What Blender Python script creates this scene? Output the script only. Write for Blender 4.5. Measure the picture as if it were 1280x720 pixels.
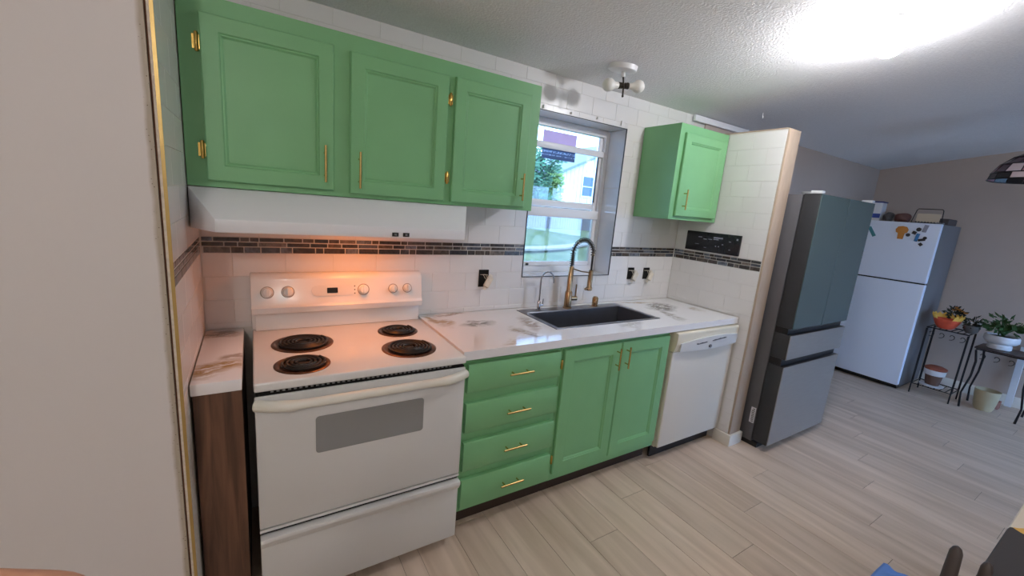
import bpy, bmesh, math, random
from mathutils import Vector, Matrix, Euler
for o in list(bpy.data.objects): bpy.data.objects.remove(o)
random.seed(7)
SC = bpy.context.scene
COL = SC.collection
R = math.radians

# ------------------------------------------------------------------ camera
cam_d = bpy.data.cameras.new('camera'); cam = bpy.data.objects.new('camera', cam_d); COL.objects.link(cam)
cam_d.sensor_fit = 'HORIZONTAL'; cam_d.sensor_width = 36.0
cam_d.lens = 520.5 * 36.0 / 1280.0
cam_d.clip_start = 0.02; cam_d.clip_end = 200
cam.matrix_world = (Matrix.Translation((0.0177, -2.1154, 1.5478)) @ Matrix.Rotation(-0.565, 4, 'Z')
                    @ Matrix.Rotation(1.3745, 4, 'X') @ Matrix.Rotation(0.0834, 4, 'Z'))
SC.camera = cam

# ------------------------------------------------------------------ sky, exposure
world = bpy.data.worlds.new('sky'); SC.world = world; world.use_nodes = True
wb = world.node_tree.nodes['Background']
wb.inputs[0].default_value = (0.32, 0.56, 1.0, 1); wb.inputs[1].default_value = 7.5
SC.view_settings.view_transform = 'Standard'; SC.view_settings.look = 'None'
SC.view_settings.gamma = 1.0; SC.view_settings.exposure = 0.4
SC.view_settings.use_curve_mapping = False
LAMP_W = 215.0       # main ceiling globe, emission strength
LAMP2_W = 85.0      # second globe behind the photographer
HOOD_W = 34.0

# ------------------------------------------------------------------ materials
def lin(c):
    return tuple(((v/255)/12.92 if v/255 <= .04045 else ((v/255+.055)/1.055)**2.4) for v in c) + (1,)

def new_mat(name):
    m = bpy.data.materials.new(name); m.use_nodes = True
    nt = m.node_tree
    return m, nt, nt.nodes['Principled BSDF']

def mat(name, col, rough=.5, metal=0., var=0., vscale=6., bump=0., bscale=60., stretch=(1, 1, 1), rnd=0., coat=0., spec=.5, emit=None, es=0.):
    m, nt, b = new_mat(name)
    N, L = nt.nodes, nt.links
    c = lin(col)
    b.inputs['Base Color'].default_value = c
    b.inputs['Roughness'].default_value = rough
    b.inputs['Metallic'].default_value = metal
    b.inputs['Specular IOR Level'].default_value = spec
    b.inputs['Coat Weight'].default_value = coat
    tc = N.new('ShaderNodeTexCoord'); mp = N.new('ShaderNodeMapping')
    mp.inputs['Scale'].default_value = stretch
    L.new(tc.outputs['Object'], mp.inputs['Vector'])
    # a little tone variation, and optional per-object tone
    nz = N.new('ShaderNodeTexNoise'); nz.inputs['Scale'].default_value = vscale; nz.inputs['Detail'].default_value = 4
    L.new(mp.outputs[0], nz.inputs['Vector'])
    mr = N.new('ShaderNodeMapRange'); mr.inputs[1].default_value = .3; mr.inputs[2].default_value = .7
    mr.inputs[3].default_value = 1-var; mr.inputs[4].default_value = 1+var
    L.new(nz.outputs['Fac'], mr.inputs[0])
    val = mr.outputs[0]
    if rnd:
        oi = N.new('ShaderNodeObjectInfo'); m2 = N.new('ShaderNodeMapRange')
        m2.inputs[3].default_value = 1-rnd; m2.inputs[4].default_value = 1+rnd
        L.new(oi.outputs['Random'], m2.inputs[0])
        mu = N.new('ShaderNodeMath'); mu.operation = 'MULTIPLY'
        L.new(val, mu.inputs[0]); L.new(m2.outputs[0], mu.inputs[1]); val = mu.outputs[0]
    hs = N.new('ShaderNodeHueSaturation'); hs.inputs['Color'].default_value = c
    L.new(val, hs.inputs['Value']); L.new(hs.outputs[0], b.inputs['Base Color'])
    if bump:
        bz = N.new('ShaderNodeTexNoise'); bz.inputs['Scale'].default_value = bscale; bz.inputs['Detail'].default_value = 5
        L.new(mp.outputs[0], bz.inputs['Vector'])
        bp = N.new('ShaderNodeBump'); bp.inputs['Strength'].default_value = bump; bp.inputs['Distance'].default_value = .004
        L.new(bz.outputs['Fac'], bp.inputs['Height']); L.new(bp.outputs[0], b.inputs['Normal'])
    if emit:
        b.inputs['Emission Color'].default_value = lin(emit); b.inputs['Emission Strength'].default_value = es
    return m

def glass_mat(name, tint=(255, 255, 255), refl=.06, haze=0., hazecol=(160, 165, 170)):
    m = bpy.data.materials.new(name); m.use_nodes = True
    nt = m.node_tree; N, L = nt.nodes, nt.links
    N.remove(N['Principled BSDF']); out = N['Material Output']
    tr = N.new('ShaderNodeBsdfTransparent'); tr.inputs[0].default_value = lin(tint)
    gl = N.new('ShaderNodeBsdfGlossy'); gl.inputs['Roughness'].default_value = .02
    lw = N.new('ShaderNodeFresnel'); lw.inputs[0].default_value = 1.45
    mx = N.new('ShaderNodeMixShader'); L.new(lw.outputs[0], mx.inputs[0]); L.new(tr.outputs[0], mx.inputs[1]); L.new(gl.outputs[0], mx.inputs[2])
    last = mx
    if haze:
        df = N.new('ShaderNodeBsdfDiffuse'); df.inputs[0].default_value = lin(hazecol)
        m2 = N.new('ShaderNodeMixShader'); m2.inputs[0].default_value = haze
        L.new(mx.outputs[0], m2.inputs[1]); L.new(df.outputs[0], m2.inputs[2]); last = m2
    L.new(last.outputs[0], out.inputs[0])
    return m

def wood_mat(name, c1, c2, rough=.45, stretch=(30, 2, 30), rnd=.0, bump=.05, scale=1.0):
    m, nt, b = new_mat(name); N, L = nt.nodes, nt.links
    tc = N.new('ShaderNodeTexCoord'); oi = N.new('ShaderNodeObjectInfo')
    ad = N.new('ShaderNodeVectorMath'); ad.operation = 'ADD'
    cx = N.new('ShaderNodeCombineXYZ'); mm = N.new('ShaderNodeMath'); mm.operation = 'MULTIPLY'; mm.inputs[1].default_value = 37
    L.new(oi.outputs['Random'], mm.inputs[0])
    for i in range(3): L.new(mm.outputs[0], cx.inputs[i])
    L.new(tc.outputs['Object'], ad.inputs[0]); L.new(cx.outputs[0], ad.inputs[1])
    mp = N.new('ShaderNodeMapping'); mp.inputs['Scale'].default_value = stretch
    L.new(ad.outputs[0], mp.inputs['Vector'])
    nz = N.new('ShaderNodeTexNoise'); nz.inputs['Scale'].default_value = scale; nz.inputs['Detail'].default_value = 6; nz.inputs['Distortion'].default_value = .6
    L.new(mp.outputs[0], nz.inputs['Vector'])
    cr = N.new('ShaderNodeValToRGB'); cr.color_ramp.elements[0].position = .33; cr.color_ramp.elements[1].position = .68
    cr.color_ramp.elements[0].color = lin(c1); cr.color_ramp.elements[1].color = lin(c2)
    L.new(nz.outputs['Fac'], cr.inputs[0])
    hs = N.new('ShaderNodeHueSaturation'); mr = N.new('ShaderNodeMapRange'); mr.inputs[3].default_value = 1-rnd; mr.inputs[4].default_value = 1+rnd
    L.new(oi.outputs['Random'], mr.inputs[0]); L.new(mr.outputs[0], hs.inputs['Value']); L.new(cr.outputs[0], hs.inputs['Color'])
    L.new(hs.outputs[0], b.inputs['Base Color'])
    b.inputs['Roughness'].default_value = rough
    bp = N.new('ShaderNodeBump'); bp.inputs['Strength'].default_value = bump; bp.inputs['Distance'].default_value = .002
    L.new(nz.outputs['Fac'], bp.inputs['Height']); L.new(bp.outputs[0], b.inputs['Normal'])
    return m

def ramp_rand_mat(name, cols, rough=.15, vscale=30, var=.35):
    """colour picked per object from a ramp (mosaic glass pieces)"""
    m, nt, b = new_mat(name); N, L = nt.nodes, nt.links
    oi = N.new('ShaderNodeObjectInfo'); cr = N.new('ShaderNodeValToRGB'); cr.color_ramp.interpolation = 'CONSTANT'
    els = cr.color_ramp.elements
    while len(els) < len(cols): els.new(.5)
    for i, c in enumerate(cols): els[i].position = i/len(cols); els[i].color = lin(c)
    L.new(oi.outputs['Random'], cr.inputs[0])
    ge = N.new('ShaderNodeNewGeometry')
    nz = N.new('ShaderNodeTexNoise'); nz.inputs['Scale'].default_value = vscale; nz.inputs['Detail'].default_value = 3; nz.inputs['Distortion'].default_value = 1.5
    L.new(ge.outputs['Position'], nz.inputs['Vector'])
    mr = N.new('ShaderNodeMapRange'); mr.inputs[1].default_value = .35; mr.inputs[2].default_value = .7; mr.inputs[3].default_value = 1-var; mr.inputs[4].default_value = 1+2*var
    L.new(nz.outputs['Fac'], mr.inputs[0])
    hs = N.new('ShaderNodeHueSaturation'); L.new(cr.outputs[0], hs.inputs['Color']); L.new(mr.outputs[0], hs.inputs['Value'])
    L.new(hs.outputs[0], b.inputs['Base Color']); b.inputs['Roughness'].default_value = rough
    return m

def patch_mat(name, base, patches, rough=.12, coat=.3):
    """poured white resin with pigment streaks: each patch = (x, y, rx, ry, angle, colour)"""
    m, nt, b = new_mat(name); N, L = nt.nodes, nt.links
    ge = N.new('ShaderNodeNewGeometry')
    dz = N.new('ShaderNodeTexNoise'); dz.inputs['Scale'].default_value = 7; dz.inputs['Detail'].default_value = 5
    L.new(ge.outputs['Position'], dz.inputs['Vector'])
    sb = N.new('ShaderNodeVectorMath'); sb.operation = 'SUBTRACT'; sb.inputs[1].default_value = (.5, .5, .5)
    L.new(dz.outputs['Color'], sb.inputs[0])
    sc = N.new('ShaderNodeVectorMath'); sc.operation = 'SCALE'; sc.inputs['Scale'].default_value = .16; L.new(sb.outputs[0], sc.inputs[0])
    wp = N.new('ShaderNodeVectorMath'); wp.operation = 'ADD'; L.new(ge.outputs['Position'], wp.inputs[0]); L.new(sc.outputs[0], wp.inputs[1])
    last = None
    for (x, y, rx, ry, ang, col, amt) in patches:
        mp = N.new('ShaderNodeMapping'); mp.vector_type = 'TEXTURE'
        mp.inputs['Location'].default_value = (x, y, .918); mp.inputs['Rotation'].default_value = (0, 0, R(ang)); mp.inputs['Scale'].default_value = (rx, ry, 1)
        L.new(wp.outputs[0], mp.inputs['Vector'])
        ln = N.new('ShaderNodeVectorMath'); ln.operation = 'LENGTH'; L.new(mp.outputs[0], ln.inputs[0])
        mk = N.new('ShaderNodeMapRange'); mk.inputs[1].default_value = 1.05; mk.inputs[2].default_value = .45; L.new(ln.outputs['Value'], mk.inputs[0])
        m2 = N.new('ShaderNodeMapping'); m2.inputs['Rotation'].default_value = (0, 0, -R(ang)); m2.inputs['Scale'].default_value = (14, 70, 30)
        L.new(wp.outputs[0], m2.inputs['Vector'])
        st = N.new('ShaderNodeTexNoise'); st.inputs['Scale'].default_value = 1; st.inputs['Detail'].default_value = 5; L.new(m2.outputs[0], st.inputs['Vector'])
        s2 = N.new('ShaderNodeMapRange'); s2.inputs[1].default_value = .36; s2.inputs[2].default_value = .52; L.new(st.outputs['Fac'], s2.inputs[0])
        mu = N.new('ShaderNodeMath'); mu.operation = 'MULTIPLY'; L.new(mk.outputs[0], mu.inputs[0]); L.new(s2.outputs[0], mu.inputs[1])
        m3 = N.new('ShaderNodeMath'); m3.operation = 'MULTIPLY'; m3.inputs[1].default_value = amt; L.new(mu.outputs[0], m3.inputs[0])
        mx = N.new('ShaderNodeMix'); mx.data_type = 'RGBA'
        L.new(m3.outputs[0], mx.inputs[0])
        if last: L.new(last, mx.inputs[6])
        else: mx.inputs[6].default_value = lin(base)
        mx.inputs[7].default_value = lin(col); last = mx.outputs[2]
    # pigment lies on the top face only
    nx = N.new('ShaderNodeSeparateXYZ'); L.new(ge.outputs['Normal'], nx.inputs[0])
    mx = N.new('ShaderNodeMix'); mx.data_type = 'RGBA'; L.new(nx.outputs['Z'], mx.inputs[0]); mx.inputs[6].default_value = lin(base); L.new(last, mx.inputs[7])
    mx.clamp_factor = True
    L.new(mx.outputs[2], b.inputs['Base Color']); b.inputs['Roughness'].default_value = rough; b.inputs['Coat Weight'].default_value = coat
    return m

M = {}
M['green'] = mat('green_paint', (122, 180, 127), .45, var=.03, bump=.04, bscale=90)
M['gold'] = mat('brushed_gold', (206, 176, 112), .25, metal=1)
M['brass'] = mat('brass', (222, 186, 105), .2, metal=1)
M['bronze'] = mat('champagne_bronze', (170, 144, 112), .25, metal=1)
M['chrome'] = mat('chrome', (168, 168, 170), .15, metal=1)
M['steel'] = mat('brushed_steel', (165, 165, 168), .3, metal=1, var=.05, vscale=20, stretch=(1, 1, 30))
M['sink'] = mat('sink_steel', (122, 124, 132), .3, metal=.8, var=.05, vscale=15)
M['enamel'] = mat('white_enamel', (226, 226, 224), .22, coat=.2)
M['enamel2'] = mat('door_enamel', (212, 213, 212), .3)
M['bisque'] = mat('bisque_plastic', (226, 219, 198), .35)
M['handlew'] = mat('ivory_handle', (226, 225, 214), .3)
M['hoodw'] = mat('hood_white', (232, 234, 238), .35)
M['dwdoor'] = mat('dishwasher_door', (216, 209, 196), .35)
M['ovenglass'] = mat('oven_glass', (138, 140, 141), .18)
M['black'] = mat('black_plastic', (18, 18, 19), .4)
M['dark'] = mat('dark_void', (10, 10, 10), .9)
M['coil'] = mat('coil_iron', (38, 36, 36), .45, metal=.3, var=.2, vscale=30)
M['drip'] = mat('burnt_drip_pan', (104, 78, 62), .35, metal=.8, var=.45, vscale=25)
M['tile'] = mat('white_tile', (223, 221, 219), .25, rnd=.012, var=.01)
M['grout'] = mat('grout', (210, 207, 201), .9)
M['mosaic'] = ramp_rand_mat('mosaic_glass', [(58, 55, 54), (80, 72, 66), (76, 80, 88), (104, 96, 90), (48, 51, 58), (98, 104, 114), (66, 58, 52)])
M['mosgrout'] = mat('mosaic_grout', (190, 188, 184), .85)
M['wallw'] = mat('wall_paint', (214, 210, 208), .6, var=.015, bump=.06, bscale=40)
M['wallg'] = mat('grey_beige_paint', (186, 170, 158), .7, var=.02, bump=.05, bscale=50)
M['ceil'] = mat('ceiling_texture', (236, 234, 234), .85, var=.035, vscale=90, bump=1.0, bscale=95)
M['endwood'] = mat('raw_wood_end', (178, 158, 138), .7, var=.06, vscale=9, stretch=(6, 6, 1))
M['base'] = mat('baseboard_white', (222, 218, 208), .45)
M['board'] = mat('backer_board', (216, 208, 196), .9, var=.12, vscale=70, bump=.5, bscale=160)
M['goldtrim'] = mat('gold_edge_trim', (178, 152, 94), .4, metal=.6, var=.06, vscale=12, stretch=(1, 1, .3))
M['blacktrim'] = mat('black_edge_trim', (40, 42, 46), .4)
M['reveal'] = mat('reveal_tile', (214, 218, 224), .08, coat=1., spec=.9, var=.03, vscale=8)
M['vinyl'] = mat('window_vinyl', (232, 234, 238), .35)
M['glass'] = glass_mat('window_glass')
M['screen'] = glass_mat('insect_screen', haze=.16, hazecol=(84, 88, 98))
M['walnut'] = wood_mat('walnut_laminate', (72, 48, 36), (122, 86, 64), .5, stretch=(38, 38, 2.2))
M['plank'] = wood_mat('floor_plank', (194, 173, 153), (220, 201, 183), .42, stretch=(16, 1.3, 16), rnd=.07, bump=.06)
M['floorgap'] = mat('plank_joint', (120, 106, 95), .8)
M['toe'] = mat('toe_kick', (52, 36, 26), .6)
M['ssfront'] = mat('stainless_front', (154, 150, 146), .4, metal=.5, var=.04, vscale=8, stretch=(1, 1, 12))
M['tealglass'] = mat('teal_glass_panel', (76, 95, 96), .22, spec=.6)
M['fridgeside'] = mat('charcoal_steel', (104, 104, 108), .4, metal=.5)
M['fridgedark'] = mat('charcoal_door_side', (46, 47, 50), .45)
M['whitefridge'] = mat('white_fridge', (218, 228, 244), .4, bump=.08, bscale=200)
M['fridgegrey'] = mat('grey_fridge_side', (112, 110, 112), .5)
M['bulb'] = mat('frosted_bulb', (232, 230, 222), .35)
M['bulbmetal'] = mat('socket_metal', (70, 64, 56), .4, metal=.7)
M['canopy'] = mat('canopy_white', (230, 230, 230), .35)
M['globe'] = mat('lit_globe', (255, 255, 255), .4, emit=(250, 250, 255), es=LAMP_W)
M['globe2'] = mat('lit_globe_back', (255, 255, 255), .4, emit=(255, 247, 240), es=LAMP2_W)
M['hoodlamp'] = mat('lit_hood_lens', (255, 230, 200), .4, emit=(255, 142, 62), es=HOOD_W)
M['wire'] = mat('black_wire_iron', (26, 25, 26), .5, metal=.4)
M['leaf'] = mat('houseplant_leaf', (58, 92, 50), .5, var=.25, vscale=12)
M['leafdark'] = mat('dark_leaf', (44, 52, 40), .6, var=.25, vscale=14)
M['terracotta'] = mat('terracotta', (150, 84, 66), .7, var=.1)
M['whitepot'] = mat('white_ceramic', (220, 222, 226), .35)
M['redbowl'] = mat('red_orange_glaze', (212, 84, 56), .5, var=.15, vscale=20)
M['yellow'] = mat('yellow_petal', (236, 190, 84), .6, var=.08)
M['soil'] = mat('soil', (50, 38, 30), .95, var=.2, vscale=60)
M['skin'] = mat('skin', (206, 150, 122), .5, var=.05, vscale=60)

# ------------------------------------------------------------------ mesh helpers
def B(): return bmesh.new()
def box(bm, x0, x1, y0, y1, z0, z1, bev=0, seg=2):
    vs = [bm.verts.new((x, y, z)) for x in (x0, x1) for y in (y0, y1) for z in (z0, z1)]
    F = [(0, 1, 3, 2), (4, 6, 7, 5), (0, 4, 5, 1), (2, 3, 7, 6), (0, 2, 6, 4), (1, 5, 7, 3)]
    fs = [bm.faces.new([vs[i] for i in f]) for f in F]
    if bev:
        es = list({e for f in fs for e in f.edges})
        bmesh.ops.bevel(bm, geom=es, offset=bev, segments=seg, affect='EDGES', profile=.5)
    return bm
def prism(bm, poly, axis, a, b, bev=0):
    def P(u, v, w):
        return {'x': (w, u, v), 'y': (u, w, v), 'z': (u, v, w)}[axis]
    A = [bm.verts.new(P(u, v, a)) for u, v in poly]; C = [bm.verts.new(P(u, v, b)) for u, v in poly]
    n = len(poly); fs = [bm.faces.new(A[::-1]), bm.faces.new(C)]
    for i in range(n): fs.append(bm.faces.new((A[i], A[(i+1) % n], C[(i+1) % n], C[i])))
    bmesh.ops.recalc_face_normals(bm, faces=fs)
    if bev:
        es = list({e for f in fs for e in f.edges})
        bmesh.ops.bevel(bm, geom=es, offset=bev, segments=2, affect='EDGES', profile=.5)
    return bm
def tube(bm, pts, r, n=10, cap=True):
    pts = [Vector(p) for p in pts]; rs = r if isinstance(r, (list, tuple)) else [r]*len(pts)
    rings = []; prev = None
    for i, p in enumerate(pts):
        d = (pts[min(i+1, len(pts)-1)]-pts[max(i-1, 0)]).normalized()
        if prev is None:
            u = d.orthogonal().normalized()
        else:
            u = (prev - d*prev.dot(d)).normalized()
        prev = u; v = d.cross(u)
        rings.append([bm.verts.new(p + (u*math.cos(2*math.pi*k/n)+v*math.sin(2*math.pi*k/n))*rs[i]) for k in range(n)])
    for a, b in zip(rings, rings[1:]):
        for k in range(n): bm.faces.new((a[k], a[(k+1) % n], b[(k+1) % n], b[k]))
    if cap: bm.faces.new(rings[0][::-1]); bm.faces.new(rings[-1])
    return bm
def lathe(bm, prof, c=(0, 0, 0), n=24, mtx=None):
    """prof: list of (radius, height) along local z"""
    c = Vector(c); rings = []
    for r, h in prof:
        if r < 1e-6:
            p = Vector((0, 0, h)); p = mtx @ p if mtx else p
            rings.append([bm.verts.new(c+p)])
        else:
            ring = []
            for k in range(n):
                p = Vector((r*math.cos(2*math.pi*k/n), r*math.sin(2*math.pi*k/n), h)); p = mtx @ p if mtx else p
                ring.append(bm.verts.new(c+p))
            rings.append(ring)
    fs = []
    for a, b in zip(rings, rings[1:]):
        for k in range(n):
            k2 = (k+1) % n
            if len(a) == 1 and len(b) == 1: continue
            if len(a) == 1: fs.append(bm.faces.new((a[0], b[k2], b[k])))
            elif len(b) == 1: fs.append(bm.faces.new((a[k], a[k2], b[0])))
            else: fs.append(bm.faces.new((a[k], a[k2], b[k2], b[k])))
    if len(rings[0]) > 1: fs.append(bm.faces.new(rings[0][::-1]))
    if len(rings[-1]) > 1: fs.append(bm.faces.new(rings[-1]))
    bmesh.ops.recalc_face_normals(bm, faces=fs)
    return bm
def ball(bm, c, r, sub=2, s=(1, 1, 1)):
    bmesh.ops.create_icosphere(bm, subdivisions=sub, radius=1, matrix=Matrix.Translation(c) @ Matrix.Diagonal((r*s[0], r*s[1], r*s[2], 1)))
    return bm
AX = {'x': Matrix.Rotation(R(90), 4, 'Y'), '-x': Matrix.Rotation(R(-90), 4, 'Y'), 'y': Matrix.Rotation(R(-90), 4, 'X'), '-y': Matrix.Rotation(R(90), 4, 'X')}

def obj(name, bm, m, parent=None, smooth=True, label=None):
    me = bpy.data.meshes.new(name); bm.to_mesh(me); bm.free()
    me.materials.append(M[m] if isinstance(m, str) else m)
    if smooth:
        for p in me.polygons: p.use_smooth = True
        me.set_sharp_from_angle(angle=R(38))
    o = bpy.data.objects.new(name, me); COL.objects.link(o)
    if parent:
        o.parent = parent
        if parent.type == 'EMPTY': o.matrix_parent_inverse = Matrix.Translation(-parent.location)
    if label: o['label'] = label
    return o
def tag(o, label, cat, group=None):
    o['label'] = label; o['category'] = cat
    if group: o['group'] = group
    return o
def thing(name, label, cat, loc=(0, 0, 0), group=None):
    o = bpy.data.objects.new(name, None); COL.objects.link(o); o.location = loc; o.empty_display_size = .05
    return tag(o, label, cat, group)
def struct(o):
    o['kind'] = 'structure'; return o
_cache = {}
def piece(name, cu, cv, w, h, face, plane, t, m, parent, cham=.0012):
    """flat tile: centre (cu,cv) on a plane, proud by t. face: '-y','+x','-x','z'"""
    key = (name, round(w, 4), round(h, 4), face, t, m)
    if key not in _cache:
        bm = B(); W, H = w/2, h/2; c = min(cham, t)
        def P(u, v, d):
            return {'-y': (u, -d, v), '+x': (d, u, v), '-x': (-d, u, v), 'z': (u, v, d)}[face]
        a = [bm.verts.new(P(u, v, 0)) for u, v in ((-W, -H), (W, -H), (W, H), (-W, H))]
        b = [bm.verts.new(P(u, v, t-c*.6)) for u, v in ((-W, -H), (W, -H), (W, H), (-W, H))]
        d = [bm.verts.new(P(u*(W-c)/W, v*(H-c)/H, t)) for u, v in ((-W, -H), (W, -H), (W, H), (-W, H))]
        fs = [bm.faces.new(d)]
        for p, q in ((a, b), (b, d)):
            for i in range(4): fs.append(bm.faces.new((p[i], p[(i+1) % 4], q[(i+1) % 4], q[i])))
        fs.append(bm.faces.new(a[::-1]))
        bmesh.ops.recalc_face_normals(bm, faces=fs)
        me = bpy.data.meshes.new(name); bm.to_mesh(me); bm.free(); me.materials.append(M[m]); _cache[key] = me
    o = bpy.data.objects.new(name, _cache[key]); COL.objects.link(o)
    o.location = {'-y': (cu, plane, cv), '+x': (plane, cu, cv), '-x': (plane, cu, cv), 'z': (cu, cv, plane)}[face]
    o.parent = parent
    return o
def subtract(rects, hole):
    out = []; a0, a1, b0, b1 = hole
    for (u0, u1, v0, v1) in rects:
        if u1 <= a0 or u0 >= a1 or v1 <= b0 or v0 >= b1: out.append((u0, u1, v0, v1)); continue
        if u0 < a0: out.append((u0, a0, v0, v1))
        if u1 > a1: out.append((a1, u1, v0, v1))
        m0, m1 = max(u0, a0), min(u1, a1)
        if v0 < b0: out.append((m0, m1, v0, b0))
        if v1 > b1: out.append((m0, m1, b1, v1))
    return out
ZS1, ZS2 = 1.251, 1.320           # mosaic band
def tile_wall(u0, u1, ztop, holes, face, plane, parent, uoff=0., zbot=.93, t=.002):
    TW, TH, J = .2, .102, .0013
    rows = []; z = ZS1
    while z > zbot+.005: rows.append((max(z-TH, zbot), z)); z -= TH
    z = ZS2
    while z < ztop-.005: rows.append((z, min(z+TH, ztop))); z += TH
    for ri, (z0, z1) in enumerate(sorted(rows)):
        u = u0 - TW + ((uoff + (TW/2 if ri % 2 else 0)) % TW)
        while u < u1:
            rs = [(max(u, u0), min(u+TW, u1), z0, z1)]
            if rs[0][1]-rs[0][0] > .008:
                for h in holes: rs = subtract(rs, h)
                for (a, b, c, d) in rs:
                    if b-a > .012 and d-c > .012:
                        piece('tile', (a+b)/2, (c+d)/2, b-a-J, d-c-J, face, plane, t, 'tile', parent)
            u += TW
def mosaic(u0, u1, face, plane, parent, t=.0025):
    rows = [(ZS1-.0002, .0240), (ZS1+.0280, .0162), (ZS1+.0490, .0162)]
    for z, h in rows:
        u = u0+.001 - random.uniform(0, .03)
        while u < u1-.006:
            w = random.choice([.035, .048, .062, .075, .095, .11])
            a, b = max(u, u0+.001), min(u+w, u1-.001)
            if b-a > .008: piece('mosaic_tile', round((a+b)/2, 4), z+h/2+.001, round(b-a-.0042, 4), h, face, plane, t, 'mosaic', parent, .0008)
            u += w

# ------------------------------------------------------------------ room shell
XP = 2.836          # tiled face of the divider wall
CE = 2.307          # ceiling height at the back wall
def ceil_z(y): return CE + .14*min(-y, 2.1) - .14*max(0, -y-2.1)
X0, X1, YF = -3.0, 6.35, -4.2

# floor (slab + planks that run towards the back wall)
bm = B(); box(bm, X0, X1, YF, .2, -.12, -.002)
floor = struct(obj('floor', bm, 'floorgap', smooth=False))
PW, PL = .185, 1.22
nx = 0; x = .60
while x < X1-.01:
    w = min(PW, X1-x)
    y = .0 - ((nx*.437) % 1.0)*PL
    if y < -.01: y += PL
    while y > -2.9:
        a, b = max(y-PL, -2.9), min(y, 0)
        if b-a > .02: piece('plank', x+w/2, (a+b)/2, w-.0016, round(b-a-.0016, 3), 'z', -.002, .002, 'plank', floor)
        y -= PL
    x += PW; nx += 1
# remaining floor behind the photographer, too far from view for single planks
bm = B()
x = X0
while x < .6:
    y = YF + random.uniform(-1, 0)
    while y < 0:
        if y+PL > YF: box(bm, x+.001, min(x+PW, .6)-.001, max(y, YF)+.001, min(y+PL, 0)-.001, -.0015, 0)
        y += PL
    x += PW
x = .6
while x < X1-.02:
    box(bm, x+.001, min(x+PW, X1)-.001, YF+.01, -2.902, -.0015, 0); x += PW
o = obj('plank_field', bm, 'plank', floor, smooth=False); o['kind'] = 'stuff'

# ceiling
bm = B()
prism(bm, [(.2, CE-.028), (-2.1, ceil_z(-2.1)), (YF, ceil_z(YF)), (YF, 2.9), (.2, 2.9)], 'x', X0, X1)
struct(obj('ceiling', bm, 'ceil', smooth=False))

# back wall with window opening
WX0, WX1, WZ0, WZ1 = 1.425, 2.154, 1.120, 2.099
bm = B(); yb = .002
for (a, b, c, d) in subtract([(X0, X1, 0, CE)], (WX0-.006, WX1+.006, WZ0-.006, WZ1+.006)):
    box(bm, a, b, yb, .2, c, d)
wall_back = struct(obj('wall_back', bm, 'grout', smooth=False))
# plain painted stretch of the back wall beyond the divider
bm = B(); box(bm, 2.964, X1-.001, -.010, .0015, .002, CE); obj('painted_panel', bm, 'wallg', wall_back, smooth=False)
hide_cab = (-.2, 1.235, 1.535, 2.12); hide_hood = (-.2, .86, 1.42, 1.55); hide_stove = (-.0, .75, .90, 1.02)
tile_wall(-.166, XP-.002, CE-.001, [(WX0-.004, WX1+.004, WZ0-.004, WZ1+.004), hide_cab, (2.335, XP, 1.56, 2.13)], '-y', yb, wall_back, uoff=.04+.166, zbot=.920)
mosaic(-.166, WX0-.004, '-y', yb, wall_back); mosaic(WX1+.004, XP-.002, '-y', yb, wall_back)

# divider wall between the worktop and the refrigerator
bm = B(); box(bm, XP+.002, 2.962, -.676, .0005, 0, 2.144)
wall_div = struct(obj('wall_divider', bm, 'grout', smooth=False))
tile_wall(-.676, -.002, 2.143, [(-.605, 0, -.1, .925), (-.30, 0, 1.545, 2.135)], '-x', XP+.002, wall_div, uoff=.1, zbot=.088)
mosaic(-.676, -.004, '-x', XP+.002, wall_div)
bm = B(); box(bm, XP+.001, 2.965, -.692, -.677, .085, 2.146, .002); obj('end_board', bm, 'endwood', wall_div)
bm = B(); box(bm, XP+.0, 2.964, -.676, 0, 2.1445, 2.152); obj('cap_board', bm, 'endwood', wall_div, smooth=False)
bm = B(); prism(bm, [(XP-.014, -.58), (XP-.014, -.708), (2.978, -.708), (2.978, -.677), (XP+.0, -.677), (XP+.0, -.58)], 'z', .001, .084, .002)
struct(obj('baseboard_divider', bm, 'base'))

# wall on the left: end face towards the room, tiled return towards the stove
mL, nt, b = new_mat('stained_wall_paint'); N, L = nt.nodes, nt.links
ge = N.new('ShaderNodeNewGeometry'); sx = N.new('ShaderNodeSeparateXYZ'); L.new(ge.outputs['Position'], sx.inputs[0])
nz = N.new('ShaderNodeTexNoise'); nz.inputs['Scale'].default_value = 9; nz.inputs['Detail'].default_value = 6; L.new(ge.outputs['Position'], nz.inputs['Vector'])
ad = N.new('ShaderNodeMath'); ad.operation = 'MULTIPLY_ADD'; ad.inputs[1].default_value = .016; L.new(nz.outputs['Fac'], ad.inputs[0]); L.new(sx.outputs['X'], ad.inputs[2])
mk = N.new('ShaderNodeMapRange'); mk.inputs[1].default_value = -.196; mk.inputs[2].default_value = -.187; L.new(ad.outputs[0], mk.inputs[0])
mx = N.new('ShaderNodeMix'); mx.data_type = 'RGBA'; L.new(mk.outputs[0], mx.inputs[0]); mx.inputs[6].default_value = lin((214, 210, 208)); mx.inputs[7].default_value = lin((176, 166, 150))
sp = N.new('ShaderNodeTexVoronoi'); sp.inputs['Scale'].default_value = 110; L.new(ge.outputs['Position'], sp.inputs['Vector'])
s2 = N.new('ShaderNodeMapRange'); s2.inputs[1].default_value = .16; s2.inputs[2].default_value = .10; L.new(sp.outputs['Distance'], s2.inputs[0])
s3 = N.new('ShaderNodeMath'); s3.operation = 'MULTIPLY'; L.new(s2.outputs[0], s3.inputs[0]); L.new(mk.outputs[0], s3.inputs[1])
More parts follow.
